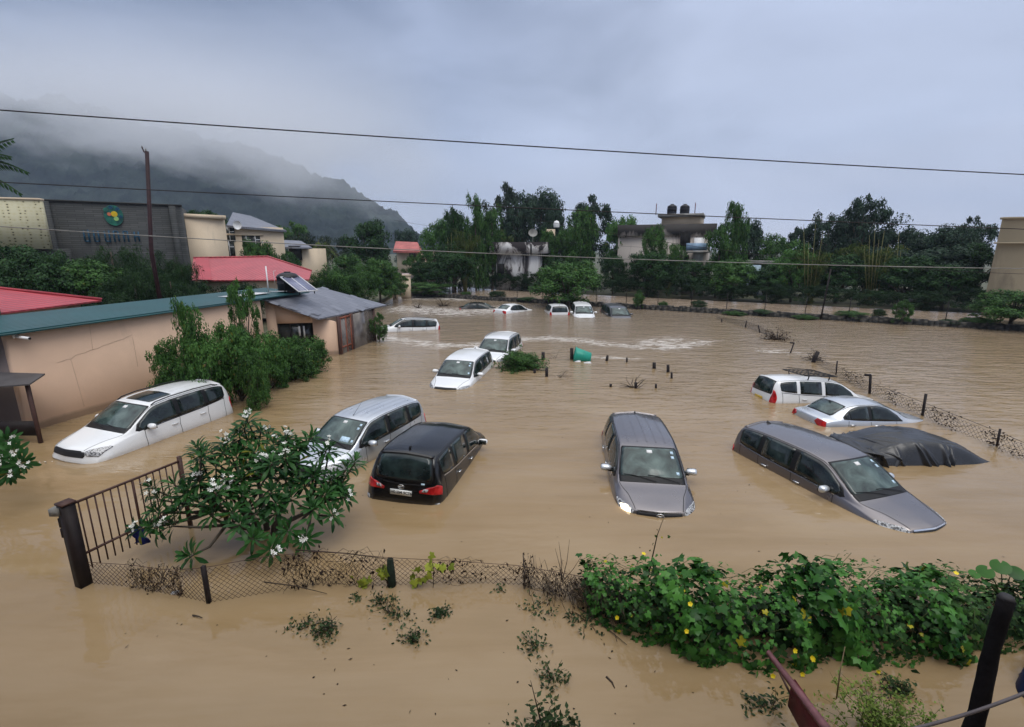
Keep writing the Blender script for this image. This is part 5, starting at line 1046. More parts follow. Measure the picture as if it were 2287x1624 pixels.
# ------------------------------------------------------------------ things in the water, middle distance
def stump(u, v0, v1, w, lb, lean=0.0):
    b = gp(u, v1); t_ = P(u + lean, v0, b[1]); h_ = max(.05, t_[2]); r = w / 2 / F_PX * (b[1] * math.cos(TH) + 1.2)
    m = MB(); m.tube([(0, 0, -.9), (0, 0, 0), (t_[0] - b[0], 0, h_)], [r, r, r * .92], 8); o = m.build('post_stump', M['darkbrown'], None, False); o.location = [float(x) for x in b]; tag(o, lb, 'post', 'post tops above the water in the middle'); return o
for a in ((1213, 787, 804, 8, 'thick post top right beside the floating shrub'), (1277, 778, 803, 8, 'tallest post top, touching the green tub'), (1355, 794, 806, 6, 'leaning post top first to the right of the green tub', 2), (1400, 799, 809, 4, 'thin post top second to the right of the green tub'),
          (1461, 810, 823, 8, 'short thick post top of the right hand cluster, farthest left'), (1492, 815, 831, 7, 'taller post top in the middle of the right hand cluster'), (1500, 832, 845, 5, 'thin post top nearest the camera in the right hand cluster'),
          (1221, 822, 841, 7, 'post with a wire hooked to it below the floating shrub'), (1194, 825, 833, 6, 'tiny post top touching the bent wire'), (1364, 858, 864, 6, 'tiny round post top left of the snagged branches'), (1420, 854, 867, 7, 'post top caught in snagged branches'), (1465, 858, 867, 5, 'small post top right of the snagged branches')): stump(*a)
b = gp(1221, 828, .3); m = MB(); m.tube([b, b + (-.2, 0, .02), b + (-.5, .1, .03), b + (-.62, .1, -.02)], .012, 4); tag(m.build('bent_wire', M['darkbrown']), 'bent wire between two post tops below the floating shrub', 'wire')
rg = np.random.default_rng(21)
def twigs(name, c, spread, n, h, lb, cat='branches', seed=0, r=.008, leaf=None, nl=0, ls=.06, mat='twig', flat=.5, group=None):
    rg = np.random.default_rng(seed); e = empty(name, c, lb, cat, group); m = MB(); tips = []
    for i in range(n):
        a_ = rg.uniform(0, 6.28); r0 = rg.uniform(0, .3) * spread * (n > 16); p = np.array([math.cos(a_) * r0, math.sin(a_) * r0 * flat, -.05]); d = np.array([rg.normal(), rg.normal() * flat, abs(rg.normal()) * h / spread * 1.2 + .2]); d /= np.linalg.norm(d); pts = [p]
        for j in range(5): d = unit(d + rg.normal(size=3) * .28 - np.array([0, 0, .1])); pts.append(pts[-1] + d * spread * .24); tips.append(pts[-1])
        m.tube(pts, np.linspace(r, r * .35, 6), 4, False)
    m.build('stems', M[mat], e)
    if leaf:
        T_ = np.array(tips); idx = rg.integers(0, len(T_), nl); p = T_[idx] + rg.normal(size=(nl, 3)) * ls * .7; p[:, 2] = np.maximum(p[:, 2], .012); l = MB(); nr = unit(rg.normal(size=(nl, 3)) * .7 + (0, 0, 1)); l.leaves(p, np.cross(nr, rg.normal(size=(nl, 3))), nr, ls * rg.uniform(.6, 1.3, nl), ls * .55 * rg.uniform(.7, 1.2, nl), .1); l.build('leaves', leaf, e)
    return e
LV = {'luffa': leaf_mat('leaf_luffa', (.014, .058, .014), (.085, .24, .045), (.42, .38, .03), .022, .22), 'fran': leaf_mat('leaf_frangipani', (.009, .038, .011), (.042, .125, .030), (.16, .15, .02), .012, .30),
      'dead': leaf_mat('leaf_dead', (.012, .008, .006), (.050, .030, .020)), 'yel': leaf_mat('leaf_yellow_green', (.12, .16, .02), (.34, .38, .05)), 'weed': leaf_mat('leaf_weed', (.012, .030, .012), (.050, .085, .030), (.09, .09, .03), .05), 'lime': leaf_mat('leaf_lime', (.07, .12, .02), (.22, .30, .06))}
twigs('snagged_branches', gp(1418, 866), .55, 16, .06, 'dark branches snagged round a post top in the middle of the water', seed=3, r=.02, flat=.3)
twigs('snagged_branches', gp(1245, 842), .6, 16, .06, 'thin brown twigs trailing right of the hooked post', seed=4, r=.010, flat=.4)
twigs('snagged_branches', gp(1240, 800), .5, 8, .03, 'faint twigs lying between the floating shrub and the green tub', seed=5, r=.010, flat=.3)
e = twigs('shrub', gp(1168, 822), 1.0, 30, .7, 'small green shrub in the water touching the white car', 'shrub', 7, .01, LM['mid'], 2600, .10)
p_ = gp(1168, 822); tree('round', 'mid', (p_[0] - .1, p_[1] + .2, -.35), .98, 1.7, 'round leafy top of a drowned shrub beside the farther white car', 'shrub', 'bush', seed=3)
# green tub floating on its side
c = gp(1296, 804); e = empty('plastic_tub', c, 'sea green plastic tub floating on its side against the tallest post top', 'tub'); k = simple('sea_green_plastic', (.02, .27, .20), .35, .15, 4)
ax = unit(np.array([.95, -.1, -.16])); u_ = unit(np.cross(ax, (0, 0, 1))); v_ = np.cross(u_, ax); R_ = np.column_stack([u_, v_, ax])
m = MB(); m.lathe([(.0, .0), (.36, .0), (.38, -.04), (.40, .02), (.33, .40), (.27, .78), (.20, .80), (0, .80)], c=(-.28, 0, .24), k=26, R=R_); m.build('body', k, e, True)
m = MB(); m.lathe([(.40, -.03), (.43, -.02), (.43, .03), (.40, .04)], c=(-.28, 0, .24), k=26, R=R_); m.lathe([(.345, .38), (.36, .40), (.345, .42)], c=(-.28, 0, .24), k=26, R=R_); m.build('rim', k, e, True)
for i, (u, v, s_) in enumerate(((1290, 808, .28), (1312, 811, .34))):
    m = MB(); m.box((0, 0, 0), (s_, .16, .07)); m.box((.05, .03, .03), (s_ * .6, .1, .05), .4); o = m.build('foam_scrap', M['white'], None); o.location = [float(x) for x in gp(u, v)]; tag(o, ('smaller' if i == 0 else 'larger') + ' white foam scrap floating under the green tub', 'debris')
# sunken wire fence on the right
fp = [(1612, 712, 716, 3), (1665, 716, 728, 3), (1697, 727, 740, 3), (1765, 766, 786, 3.2), (1816, 785, 806, 9), (1867, 806, 834, 3.2), (1942, 838, 876, 6), (2060, 880, 925, 6), (2226, 958, 994, 5)]
b0 = gp(1816, 806); e = empty('wire_fence', b0, 'half sunk wire fence with leaning posts running down the right side', 'fence')
for i, (u, t_, b_, w) in enumerate(fp):
    b = gp(u, b_ + 3); h_ = P(u, t_, b[1]); r = w / 2 / F_PX * b[1]; lean = (0, .04, -.05, .1, .12, .03, .02, .06, .05)[i]
    part(e, MB().tube([b - (0, 0, .6), b, (h_[0] + lean * 2, b[1], h_[2])], r, 6), 'post', M['darkbrown'])
    if i in (3, 6): q_ = np.array([h_[0] + lean * 2, b[1], h_[2]]); part(e, MB().tube([q_, q_ + (-.22, 0, .01)], r, 6), 'post_hook', M['darkbrown'])
def chain(m, pts, h, cell=.09, r=.0022, sag=None):
    """diamond mesh that follows a ground polyline; h gives the height at each point"""
    pts = np.array([q[:2] for q in pts]); s_ = np.concatenate([[0], np.cumsum(np.linalg.norm(np.diff(pts, axis=0), axis=1))]); Ls = s_[-1]
    at = lambda x: np.array([np.interp(x, s_, pts[:, 0]), np.interp(x, s_, pts[:, 1])]); H = lambda x: np.interp(x, s_, h)
    x = -max(h)
    while x < Ls:
        for sg in (1, -1):
            st = []; n_ = int(max(h) / (cell / 2)) + 1
            for j in range(n_ + 1):
                xx = x + (j * cell / 2 if sg > 0 else max(h) - j * cell / 2); z_ = j * cell / 2 - .03
                if 0 <= xx <= Ls and z_ <= H(xx): st.append((*at(xx), z_))
            if len(st) > 1: m.tube(st, r, 3, False)
        x += cell
    t_ = np.linspace(0, Ls, 40); m.tube([(*at(q), H(q)) for q in t_], r * 1.5, 4, False); return m
m = MB(); chain(m, [gp(1816, 808), gp(1867, 838), gp(1942, 879), gp(2060, 930), gp(2226, 1000), gp(2420, 1085)], [.25, .38, .42, .46, .45, .4], .14, .0045); part(e, m, 'wire_mesh', M['darkbrown'])
m = MB(); chain(m, [gp(1600, 712), gp(1665, 731), gp(1697, 742), gp(1735, 757)], [.2, .42, .4, .05], .14, .006); part(e, m, 'wire_mesh', M['darkbrown'])
rg = np.random.default_rng(14); m = MB(); n_ = 900; f = rg.random(n_); A = np.array([gp(1880, 845), gp(2060, 932), gp(2287, 1030)]); ii = (f * 2).astype(int); ff = (f * 2 - ii)[:, None]; p = A[ii] * (1 - ff) + A[ii + 1] * ff
cl = np.sin(f * 60) * .5 + np.sin(f * 23) * .6; keep = cl > .05; p = p[keep]; n_ = len(p); p[:, 2] = rg.uniform(.02, .5, n_); p[:, :2] += rg.normal(size=(n_, 2)) * .07; nr = unit(rg.normal(size=(n_, 3))); m.leaves(p, np.cross(nr, rg.normal(size=(n_, 3))), nr, .075, .04); part(e, m, 'dead_leaves', LV['dead'])
b = gp(1737, 758); twigs('brush_pile', b, .8, 40, .12, 'brown brush caught on the sunken fence far right', 'branches', 8, .02, LV['dead'], 300, .12, flat=.4)
b = gp(1818, 806); twigs('brush_pile', b + (0, 0, .1), .5, 24, .7, 'upright twigs bunched round the thick leaning fence post', 'branches', 9, .012, LV['dead'], 160, .08)
b = gp(2238, 828); 
for u, v, n, s_, sd_, lb in ((990, 684, 20, 1.6, 2, 'drift of broken branches in the fast water at the far left'), (935, 688, 10, 1.0, 3, 'small drift of branches beside the annex corner')): twigs('brush_pile', gp(u, v), s_ * .6, n, .25, lb, 'branches', sd_, .04, flat=.4)

# ------------------------------------------------------------------ foreground: gate, mesh fence, flowering tree, creepers
gA, gB = gp(188, 1306), np.array([*gp(400, 1022, 1.5)[:2], 0.0]); gd = unit((gB - gA)[:2]); Lg_ = float(np.linalg.norm((gB - gA)[:2]))
e = empty('steel_gate', gA, 'open dark brown steel bar gate hung on a thick post at the left', 'gate'); ztg = 1.47
part(e, MB().box((gA[0], gA[1], .48), (.17, .17, 2.0), math.atan2(gd[1], gd[0])), 'gate_post', M['darkbrown'])
part(e, MB().box((gA[0], gA[1], ztg + .02), (.20, .20, .03), math.atan2(gd[1], gd[0])), 'post_cap', M['brown'])
for z_, nm in ((ztg - .04, 'top_rail'), (.52, 'lower_rail')): q_ = np.array([*(gA[:2] + gd * .05), z_]); r_ = np.array([*(gA[:2] + gd * Lg_), z_]); part(e, MB().tube([q_, r_], .022, 6), nm, M['brown'])
for i in range(15): q_ = gA[:2] + gd * (.16 + i * (Lg_ - .2) / 14); part(e, MB().tube([(*q_, .22), (*q_, ztg - .04)], .012 if i != 7 else .022, 6), 'bar', M['brown'])
q_ = gA[:2] + gd * Lg_; part(e, MB().box((*q_, .55), (.06, .06, 1.95)), 'end_stile', M['brown'])
part(e, MB().box((gA[0] - .12, gA[1] - .05, ztg - .10), (.14, .12, .12)), 'lock_box', M['concrete'])
for z_ in (.98, 1.16): part(e, MB().box((gA[0] - .10, gA[1] - .02, z_), (.07, .06, .16)), 'hinge', M['darkbrown'])
# chain link fence
c1 = [gp(205, 1303), gp(300, 1312), gp(390, 1330), gp(467, 1346), gp(590, 1326), gp(720, 1305), gp(875, 1308), gp(1010, 1300), gp(1160, 1306), gp(1330, 1335), gp(1430, 1400)]
hs_ = [.40, .42, .46, .62, .66, .62, .52, .40, .36, .34, .3]
e = empty('chain_link_fence', c1[3], 'sagging chain link fence along the near edge of the car park', 'fence')
part(e, chain(MB(), c1, hs_, .085, .0036), 'wire_mesh', M['brown'])
part(e, MB().box((c1[3][0], c1[3][1], .15), (.055, .055, 1.0)), 'post', M['darkbrown'])
pm = MB().tube([c1[6] - (0, 0, .4), c1[6] + (0, 0, .2), c1[6] + (0.0, 0, .50)], [.075, .07, .05], 7); part(e, pm, 'mossy_post', simple('moss', (.012, .022, .014), .9, .5, 9, bump=.5))
def creeper(name, pts, h, n, lb, seed, leaf, nl, ls, r=.006, cat='creeper', mat='twig', wid=.08):
    rg = np.random.default_rng(seed); pts = np.array(pts); e = empty(name, pts[0], lb, cat); s_ = np.linspace(0, 1, len(pts)); m = MB(); acc = []
    at = lambda f: np.array([np.interp(f, s_, pts[:, i]) for i in range(3)])
    for i in range(n):
        f = rg.random(); q = at(f) + (0, 0, rg.uniform(0, h)); df = rg.choice([-1, 1]) * rg.uniform(.03, .14); st = [q]
        for j in range(6): f = min(1, max(0, f + df * rg.uniform(.2, .6))); q = at(f) + (rg.normal() * .01, rg.normal() * wid * .5, 0) + np.array([0, 0, np.clip(st[-1][2] + rg.normal() * h * .16, 0.0, h * 1.1)]) * (0, 0, 1); st.append(q)
        m.tube(st, np.linspace(r, r * .4, 7), 4, False); acc += st
    part(e, m, 'stems', M[mat]); T_ = np.array(acc); idx = rg.integers(0, len(T_), nl); p = T_[idx] + rg.normal(size=(nl, 3)) * (.03, .03, .02); nr = unit(rg.normal(size=(nl, 3)) + (0, -.5, .3)); l = MB()
    l.leaves(p, unit(rg.normal(size=(nl, 3)) * .5 + (0, 0, -1)), nr, ls * rg.uniform(.5, 1.4, nl), ls * .55 * rg.uniform(.6, 1.2, nl), .12); part(e, l, 'withered_leaves', leaf); return e
creeper('dead_creeper', [c1[1], c1[2] + (.1, 0, 0)], .46, 60, 'tangle of dead creeper on the fence below the gate', 31, LV['dead'], 150, .055, .0045)
creeper('dead_creeper', [gp(640, 1322), c1[5], gp(860, 1308)], .58, 60, 'dead creeper hanging on the fence left of the mossy post', 32, LV['dead'], 150, .075, .005)
creeper('dead_creeper', c1[6:9], .42, 26, 'sparse dead leaves on the fence right of the mossy post', 33, LV['dead'], 120, .07, .004)
creeper('dead_creeper', [gp(1170, 1308), gp(1270, 1340), gp(1380, 1385)], .40, 110, 'thick brown tangle of dead stems where the fence meets the green creeper', 34, LV['dead'], 330, .06, .0045, wid=.35)
def lobed(m, c, n, d, s_):
    """five lobed leaf, slightly cupped, as a fan"""
    ang = np.array([-150, -120, -95, -62, -38, -18, 0, 18, 38, 62, 95, 120, 150]) * math.pi / 180; rad = np.array([.55, .80, .62, .86, .60, .74, 1.05, .74, .60, .86, .62, .80, .55]) 
    b = np.cross(n, d); pts = [c + (d * math.cos(a) * r + b * math.sin(a) * r) * s_ * .5 - n * (r * r * s_ * .10) for a, r in zip(ang, rad)]; base = c - d * s_ * .06
    m.add(np.vstack([base + n * s_ * .03, pts]), [[0, i + 1, i + 2] for i in range(12)])
def lobed_set(m, P_, N_, S_, rg):
    for c, n, s_ in zip(P_, N_, S_): d = unit(np.cross(n, rg.normal(size=3)) + np.array([0, -.2, -.5]) * .8); d = unit(d - n * (d @ n)); lobed(m, c, n, d, s_)
for (u, v, n_, sd_, lb) in ((862, 1285, 9, 1, 'pale yellow green leaves beside the mossy post'), (812, 1306, 8, 2, 'yellow green leaves low on the fence left of the mossy post'), (965, 1262, 10, 3, 'yellow green leaf spray standing above the fence'), (930, 1290, 9, 4, 'yellow green leaves hanging on the fence right of the mossy post')):
    rg = np.random.default_rng(sd_); c = P(u, v, gp(u, 1308)[1] - .05); m = MB(); lobed_set(m, c + rg.normal(size=(n_, 3)) * (.09, .04, .08), unit(rg.normal(size=(n_, 3)) * .5 + (0, -.8, .5)), rg.uniform(.12, .20, n_), rg)
    e = empty('creeper_sprig', (c[0], c[1], 0), lb, 'creeper', 'yellow green sprigs on the fence'); part(e, m, 'leaves', LV['yel']); part(e, MB().tube([(c[0], c[1], 0), c + (.03, 0, -.1), c + (0, 0, .05)], .005, 4), 'stem', M['twig'])
# white flowering frangipani: bare forked limbs that end in leaf rosettes
k = Mat('white_petal'); k.set(Base_Color=k.ramp(k.geo.outputs['Random Per Island'], [(.2, (.62, .62, .55)), (.9, (.80, .80, .78))]), Roughness=.6); M['petal'] = k.m
def frangipani(base, tips, lb, seed, fl_frac=.3, ls=.27):
    rg = np.random.default_rng(seed); base = np.array(base); e = empty('frangipani_tree', base, lb, 'tree'); br, lf, fl = MB(), MB(), MB()
    hubs = [base + np.array([rg.normal() * .5, rg.normal() * .45, rg.uniform(.35, .8)]) for _ in range(8)]
    for h_ in hubs: br.tube([base + (0, 0, -.5), base + (h_ - base) * .5 + (0, 0, .05), h_], [.07, .05, .035], 7)
    for t_ in tips:
        t_ = np.array(t_); h_ = min(hubs, key=lambda q: np.linalg.norm(q - t_) + abs(q[2] - t_[2])); mid = (h_ + t_) / 2 + np.array([0, 0, -.08]) + rg.normal(size=3) * .06; br.tube([h_, mid, t_ - (0, 0, .03), t_], [.030, .022, .014, .012], 6)
        ax = unit(t_ - mid + np.array([0, 0, .25])); n = rg.integers(17, 25); a = np.arange(n) * 2.4 + rg.uniform(0, 6); u_ = unit(np.cross(ax, rg.normal(size=3))); v_ = np.cross(ax, u_)
        el = np.linspace(1.05, -.25, n) + rg.normal(size=n) * .12; d = (u_[None] * np.cos(a)[:, None] + v_[None] * np.sin(a)[:, None]) * np.cos(el)[:, None] + ax[None] * np.sin(el)[:, None]
        L_ = ls * rg.uniform(.8, 1.25, n) * np.interp(el, [-.3, 1.1], [1.1, .65]); nr = unit(ax[None] - d * (d @ ax)[:, None]); sd = np.cross(d, nr); w = L_ * .25; c = np.repeat(t_[None], n, 0) + d * .02 - ax * np.linspace(0, .08, n)[:, None]
        st = [(0, .05, 0), (.3, .55, .03), (.62, 1.0, .02), (.86, .72, -.05), (1.0, .05, -.13)]; V = []
        for f, wf, dz in st:
            q = c + d * (L_ * f)[:, None] + nr * (L_ * dz)[:, None]; V += [q - sd * (w * wf / 2)[:, None] + nr * (w * wf * .10)[:, None], q, q + sd * (w * wf / 2)[:, None] + nr * (w * wf * .10)[:, None]]
        V = np.stack(V, 1); F = []
        for i in range(n):
            for j in range(4):
                for s_ in (0, 1): a0_ = i * 15 + j * 3 + s_; F.append([a0_, a0_ + 1, a0_ + 4, a0_ + 3])
        lf.add(V.reshape(-1, 3), F)
        if rg.random() < fl_frac:
            for _ in range(rg.integers(3, 9)):
                c0 = t_ + ax * rg.uniform(.08, .18) + rg.normal(size=3) * .045; fn = unit(ax + rg.normal(size=3) * .6 + np.array([0, -.4, .3])); fu = unit(np.cross(fn, rg.normal(size=3))); fv = np.cross(fn, fu)
                for j in range(5):
                    a_ = j * 1.2566; dd = fu * math.cos(a_) + fv * math.sin(a_); ss = -fu * math.sin(a_) + fv * math.cos(a_)
                    fl.add([c0, c0 + dd * .024 + ss * .013 + fn * .006, c0 + dd * .044 + fn * .010, c0 + dd * .028 - ss * .012 + fn * .006], [[0, 1, 2, 3]])
                br.tube([t_ + ax * .02, c0], .004, 3, False)
    part(e, br, 'branches', M['trunk'], True); part(e, lf, 'leaves', LV['fran']); 
    if fl.V: part(e, fl, 'blossoms', M['petal'])
    return e
rg = np.random.default_rng(77); tips = []
dome = [(548, 955, 8.9), (500, 990, 8.7), (590, 960, 9.0), (640, 975, 9.0), (690, 985, 9.1), (735, 1010, 9.0), (770, 1045, 8.8), (455, 1015, 8.5), (430, 1050, 8.3), (520, 1020, 8.5), (575, 1010, 8.6), (620, 1015, 8.7), (665, 1025, 8.7), (710, 1050, 8.6), (760, 1090, 8.5), (780, 1115, 8.4),
        (400, 1085, 8.0), (365, 1110, 7.9), (450, 1075, 8.1), (490, 1065, 8.2), (540, 1065, 8.2), (590, 1060, 8.3), (630, 1065, 8.4), (680, 1080, 8.4), (730, 1100, 8.3), (345, 1150, 7.7), (400, 1140, 7.8), (440, 1120, 7.8), (500, 1110, 7.9), (545, 1105, 8.0), (600, 1100, 8.0), (650, 1115, 8.1), (700, 1130, 8.1), (745, 1150, 8.1),
        (310, 1185, 7.6), (345, 1190, 7.5), (380, 1175, 7.6), (470, 1145, 7.7), (520, 1145, 7.7), (570, 1140, 7.8), (625, 1145, 7.9), (415, 1240, 7.3), (540, 1180, 7.5), (600, 1235, 7.25), (690, 1200, 7.7), (640, 1185, 7.7), (480, 1040, 8.3), (555, 985, 8.8), (610, 990, 8.8), (660, 1000, 8.9), (715, 1030, 8.9), (755, 1065, 8.7), (420, 1095, 8.0), (520, 1085, 8.1), (570, 1195, 7.45), (700, 1060, 8.5), (640, 1040, 8.6), (595, 1035, 8.5), (545, 1040, 8.4), (470, 1090, 8.0)]
dome = dome + [(u + rg.uniform(-32, 32), v + rg.uniform(-24, 24), Y + rg.uniform(-.25, .35)) for u, v, Y in dome[:54] if rg.random() < .8 and v < 1120]
tips = [P(u + rg.normal() * 5, v + rg.normal() * 5, Y) for u, v, Y in dome]; tips = [np.array([t_[0], t_[1], max(.12, t_[2])]) for t_ in tips]
frangipani(gp(600, 1195), tips, 'spreading tree with long glossy leaves and white blossoms in front of the gate', 5)
frangipani(gp(-90, 1050), [P(u, v, Y) for u, v, Y in ((15, 985, 9.5), (-20, 1000, 9.6), (30, 1010, 9.3), (48, 1035, 9.2), (5, 1030, 9.2), (-30, 1040, 9.3), (20, 1058, 9.1), (-60, 990, 9.6))], 'branch ends with long narrow leaves and white blossoms at the left edge', 6, .9)
k = simple('blue_cloth', (.012, .02, .16), .7, .4, 8); c = P(312, 1196, 7.75); m = MB(); a_ = np.linspace(0, 1, 9); g = [[c + np.array([(x - .5) * .26 + .03 * math.sin(z * 9), .04 * math.sin(x * 8 + z * 5), (z - .5) * .34]) for z in a_] for x in a_]; m.grid(g); o = m.build('blue_cloth', k, None, True); tag(o, 'dark blue rag caught in the leaves by the gate', 'cloth')
m = MB(); m.box((0, 0, .01), (.09, .05, .03)); m.box((.03, .02, .02), (.06, .04, .03), .5); o = m.build('foam_scrap', M['white'], None); o.location = [float(x) for x in gp(390, 1326)]; tag(o, 'white scrap floating at the foot of the near fence', 'debris')
o = frangi = twigs('floating_blossom', gp(97, 1035), .12, 3, .03, 'white blossom head floating left of the white car bonnet', 'flower', 3, .004, M['petal'], 9, .05)
for i, (u0, v0, u1, v1, r, lb) in enumerate(((660, 1228, 890, 1252, .012, 'long bare stick lying on top of the fence'), (590, 1300, 730, 1326, .011, 'dark stick leaning on the fence left of the mossy post'), (1290, 1355, 1400, 1440, .010, 'thin stick running into the water below the brown tangle'), (430, 1374, 452, 1380, .012, 'short stick floating below the near fence post'), (1349, 1512, 1372, 1540, .016, 'short dark stick floating among the drowned weeds'))):
    a, b = gp(u0, v0, .55 if i == 0 else (.25 if i == 1 else .02)), gp(u1, v1, .55 if i == 0 else .02); 
    if i == 4: a, b = gp(1354, 1512), gp(1373, 1538)
    m = MB(); m.tube([a, (a + b) / 2 + (.02, 0, .03 if i < 2 else .004), b], [r, r * .8, r * .4], 5); tag(m.build('stick', M['twig']), lb, 'stick')
rg = np.random.default_rng(99); n_ = 130; m = MB(); uu = rg.uniform(200, 2250, n_); vv = rg.uniform(800, 1620, n_); c = np.array([gp(a_, b_) for a_, b_ in zip(uu, vv)]); c[:, 2] = .006
nr = unit(np.column_stack([rg.normal(size=(n_, 2)) * .12, np.ones(n_)])); m.leaves(c, np.cross(nr, rg.normal(size=(n_, 3))), nr, rg.uniform(.02, .07, n_), rg.uniform(.008, .03, n_)); tag(m.build('floating_litter', LV['dead']), kind='stuff')
# drowned weeds
for u, v, s_, nl, sd_, lb in ((740, 1405, .38, 90, 1, 'dark leafy weed tops left in the open water'), (690, 1395, .26, 40, 2, 'small weed tuft beside the dark leafy tops'), (920, 1430, .30, 60, 3, 'drowned weed nearest the camera left of the open water'), (975, 1372, .26, 60, 4, 'upright drowned weed tuft with pointed leaves'), (880, 1370, .5, 70, 5, 'scattered brownish weed tips below the mossy post'), (850, 1345, .3, 30, 6, 'small brown weed tips close under the mossy post'), (640, 1405, .16, 8, 13, 'few leaves floating left of the weed tuft'), (1115, 1318, .10, 14, 14, 'single green sprig close to the fence'), (800, 1338, .12, 18, 15, 'small green sprig below the yellow green leaves'),
                             (1200, 1442, .34, 50, 7, 'olive weed tips right of the open water'), (1235, 1512, .36, 60, 8, 'trailing weed with small leaves above the near plant'), (1200, 1365, .4, 40, 9, 'thin weeds below the brown tangle'), (1310, 1385, .45, 60, 10, 'brownish weeds at the left foot of the green creeper'), (1820, 1470, .22, 50, 11, 'small green raft of leaves beside the red steel bar'), (2000, 1540, .30, 90, 12, 'green floating sprig right of the lime green bush')):
    twigs('drowned_weed', gp(u, v), s_ * .62, 6 + nl // 7, .12, lb, 'weed', sd_, .0075, LV['weed'], nl * 2, .062, group='weeds poking out of the near water')
b = gp(1215, 1640); e = twigs('leafy_plant', b, .36, 16, .5, 'upright leafy plant at the bottom edge left of the red steel bar', 'plant', 41, .008, LV['weed'], 420, .08); 
t_ = MB(); q_ = P(1185, 1520, b[1]); t_.tube([(0, 0, 0), (q_[0] - b[0]) * .5 * np.array([1, 0, 0]) + (0, 0, q_[2] * .5), (q_[0] - b[0], 0, q_[2])], [.012, .008, .003], 5); t_.build('stem', M['twig'], e)
# big green creeper heaped over the fence
hc = np.array([[1.15, 6.75], [1.7, 6.35], [2.4, 6.05], [3.3, 5.95], [4.2, 6.0], [5.1, 6.05], [6.0, 6.1], [6.9, 6.15], [8.2, 6.2]]); hh = [.68, .86, .92, .95, .98, .98, .86, .72, .62]; hw = [.42, .54, .60, .66, .62, .66, .66, .55, .5]
cs = np.concatenate([[0], np.cumsum(np.linalg.norm(np.diff(hc, axis=0), axis=1))])
def heap(n, rg, f0, f1, inner=0.0):
    f = rg.uniform(f0, f1, n) * cs[-1]; th = rg.uniform(-.12, 1.12, n) * math.pi; c = np.column_stack([np.interp(f, cs, hc[:, 0]), np.interp(f, cs, hc[:, 1])]); H_ = np.interp(f, cs, hh); W_ = np.interp(f, cs, hw)
    bl = 1 + .17 * np.sin(f * 4.3) * np.cos(th * 2 + f) + .12 * np.sin(f * 9.1 + th * 3); rr = (bl - inner * rg.random(n))
    x = c[:, 0] + rg.normal(size=n) * .03; y = c[:, 1] - np.cos(th) * W_ * rr; z = np.maximum(.03, np.sin(np.clip(th, .0, math.pi)) ** .75 * H_ * rr); N_ = unit(np.column_stack([rg.normal(size=n) * .25, -np.cos(th) * 1.1, np.sin(th) + .25])); return np.column_stack([x, y, z]), N_
for i, (f0, f1, n_, lb, nf) in enumerate(((0, .40, 1500, 'heap of lobed green creeper leaves with yellow flowers, left part over the near fence', 8), (.38, .72, 1450, 'heap of broad green creeper leaves, middle part right of the red steel bar', 3), (.70, 1.0, 1100, 'smaller leaved creeper heap behind the thick black post at the right', 1))):
    rg = np.random.default_rng(50 + i); c0 = hc[int(f0 * 8)]; e = empty('flowering_creeper', (*c0, 0), lb, 'creeper', 'creeper heaped over the near fence'); m = MB()
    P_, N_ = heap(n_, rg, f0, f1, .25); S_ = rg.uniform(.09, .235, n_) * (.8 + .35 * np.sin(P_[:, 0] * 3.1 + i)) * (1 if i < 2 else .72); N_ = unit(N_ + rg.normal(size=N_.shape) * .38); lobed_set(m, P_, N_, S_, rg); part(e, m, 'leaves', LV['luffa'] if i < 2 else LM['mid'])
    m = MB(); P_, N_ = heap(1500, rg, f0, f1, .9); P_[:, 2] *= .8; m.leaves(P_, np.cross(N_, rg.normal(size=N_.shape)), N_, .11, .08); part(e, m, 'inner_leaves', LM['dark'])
    m = MB()
    for _ in range(90): P_, N_ = heap(2, rg, f0, f1, .3); a_, b_ = P_; b_ = a_ + (b_ - a_) / max(1, np.linalg.norm(b_ - a_)) * rg.uniform(.15, .5); m.tube([a_, (a_ + b_) / 2 + (0, 0, .06), b_], .004, 4, False)
    part(e, m, 'stems', M['vine'] if 'vine' in M else M.setdefault('vine', simple('green_vine_stem', (.05, .07, .02), .7, .4, 8)))
    yel = M.setdefault('yflower', simple('yellow_petal', (.75, .58, .02), .5, .15, 20)); P_, N_ = heap(nf * 6, rg, f0, f1, 0); ok = [j for j in range(len(P_)) if N_[j][1] < .1][:nf]
    for j in ok:
        m = MB(); fn = unit(N_[j] + (0, -.3, .2)); fu = unit(np.cross(fn, (0.3, 0, 1))); fv = np.cross(fn, fu); c_ = P_[j] + fn * .05
        for q in range(5):
            a_ = q * 1.2566; dd = fu * math.cos(a_) + fv * math.sin(a_); ss = -fu * math.sin(a_) + fv * math.cos(a_); m.add([c_, c_ + dd * .018 + ss * .014, c_ + dd * .030 + ss * .009 + fn * .006, c_ + dd * .030 - ss * .009 + fn * .006, c_ + dd * .018 - ss * .014], [[0, 1, 2, 3, 4]])
        part(e, m, 'flower', yel)
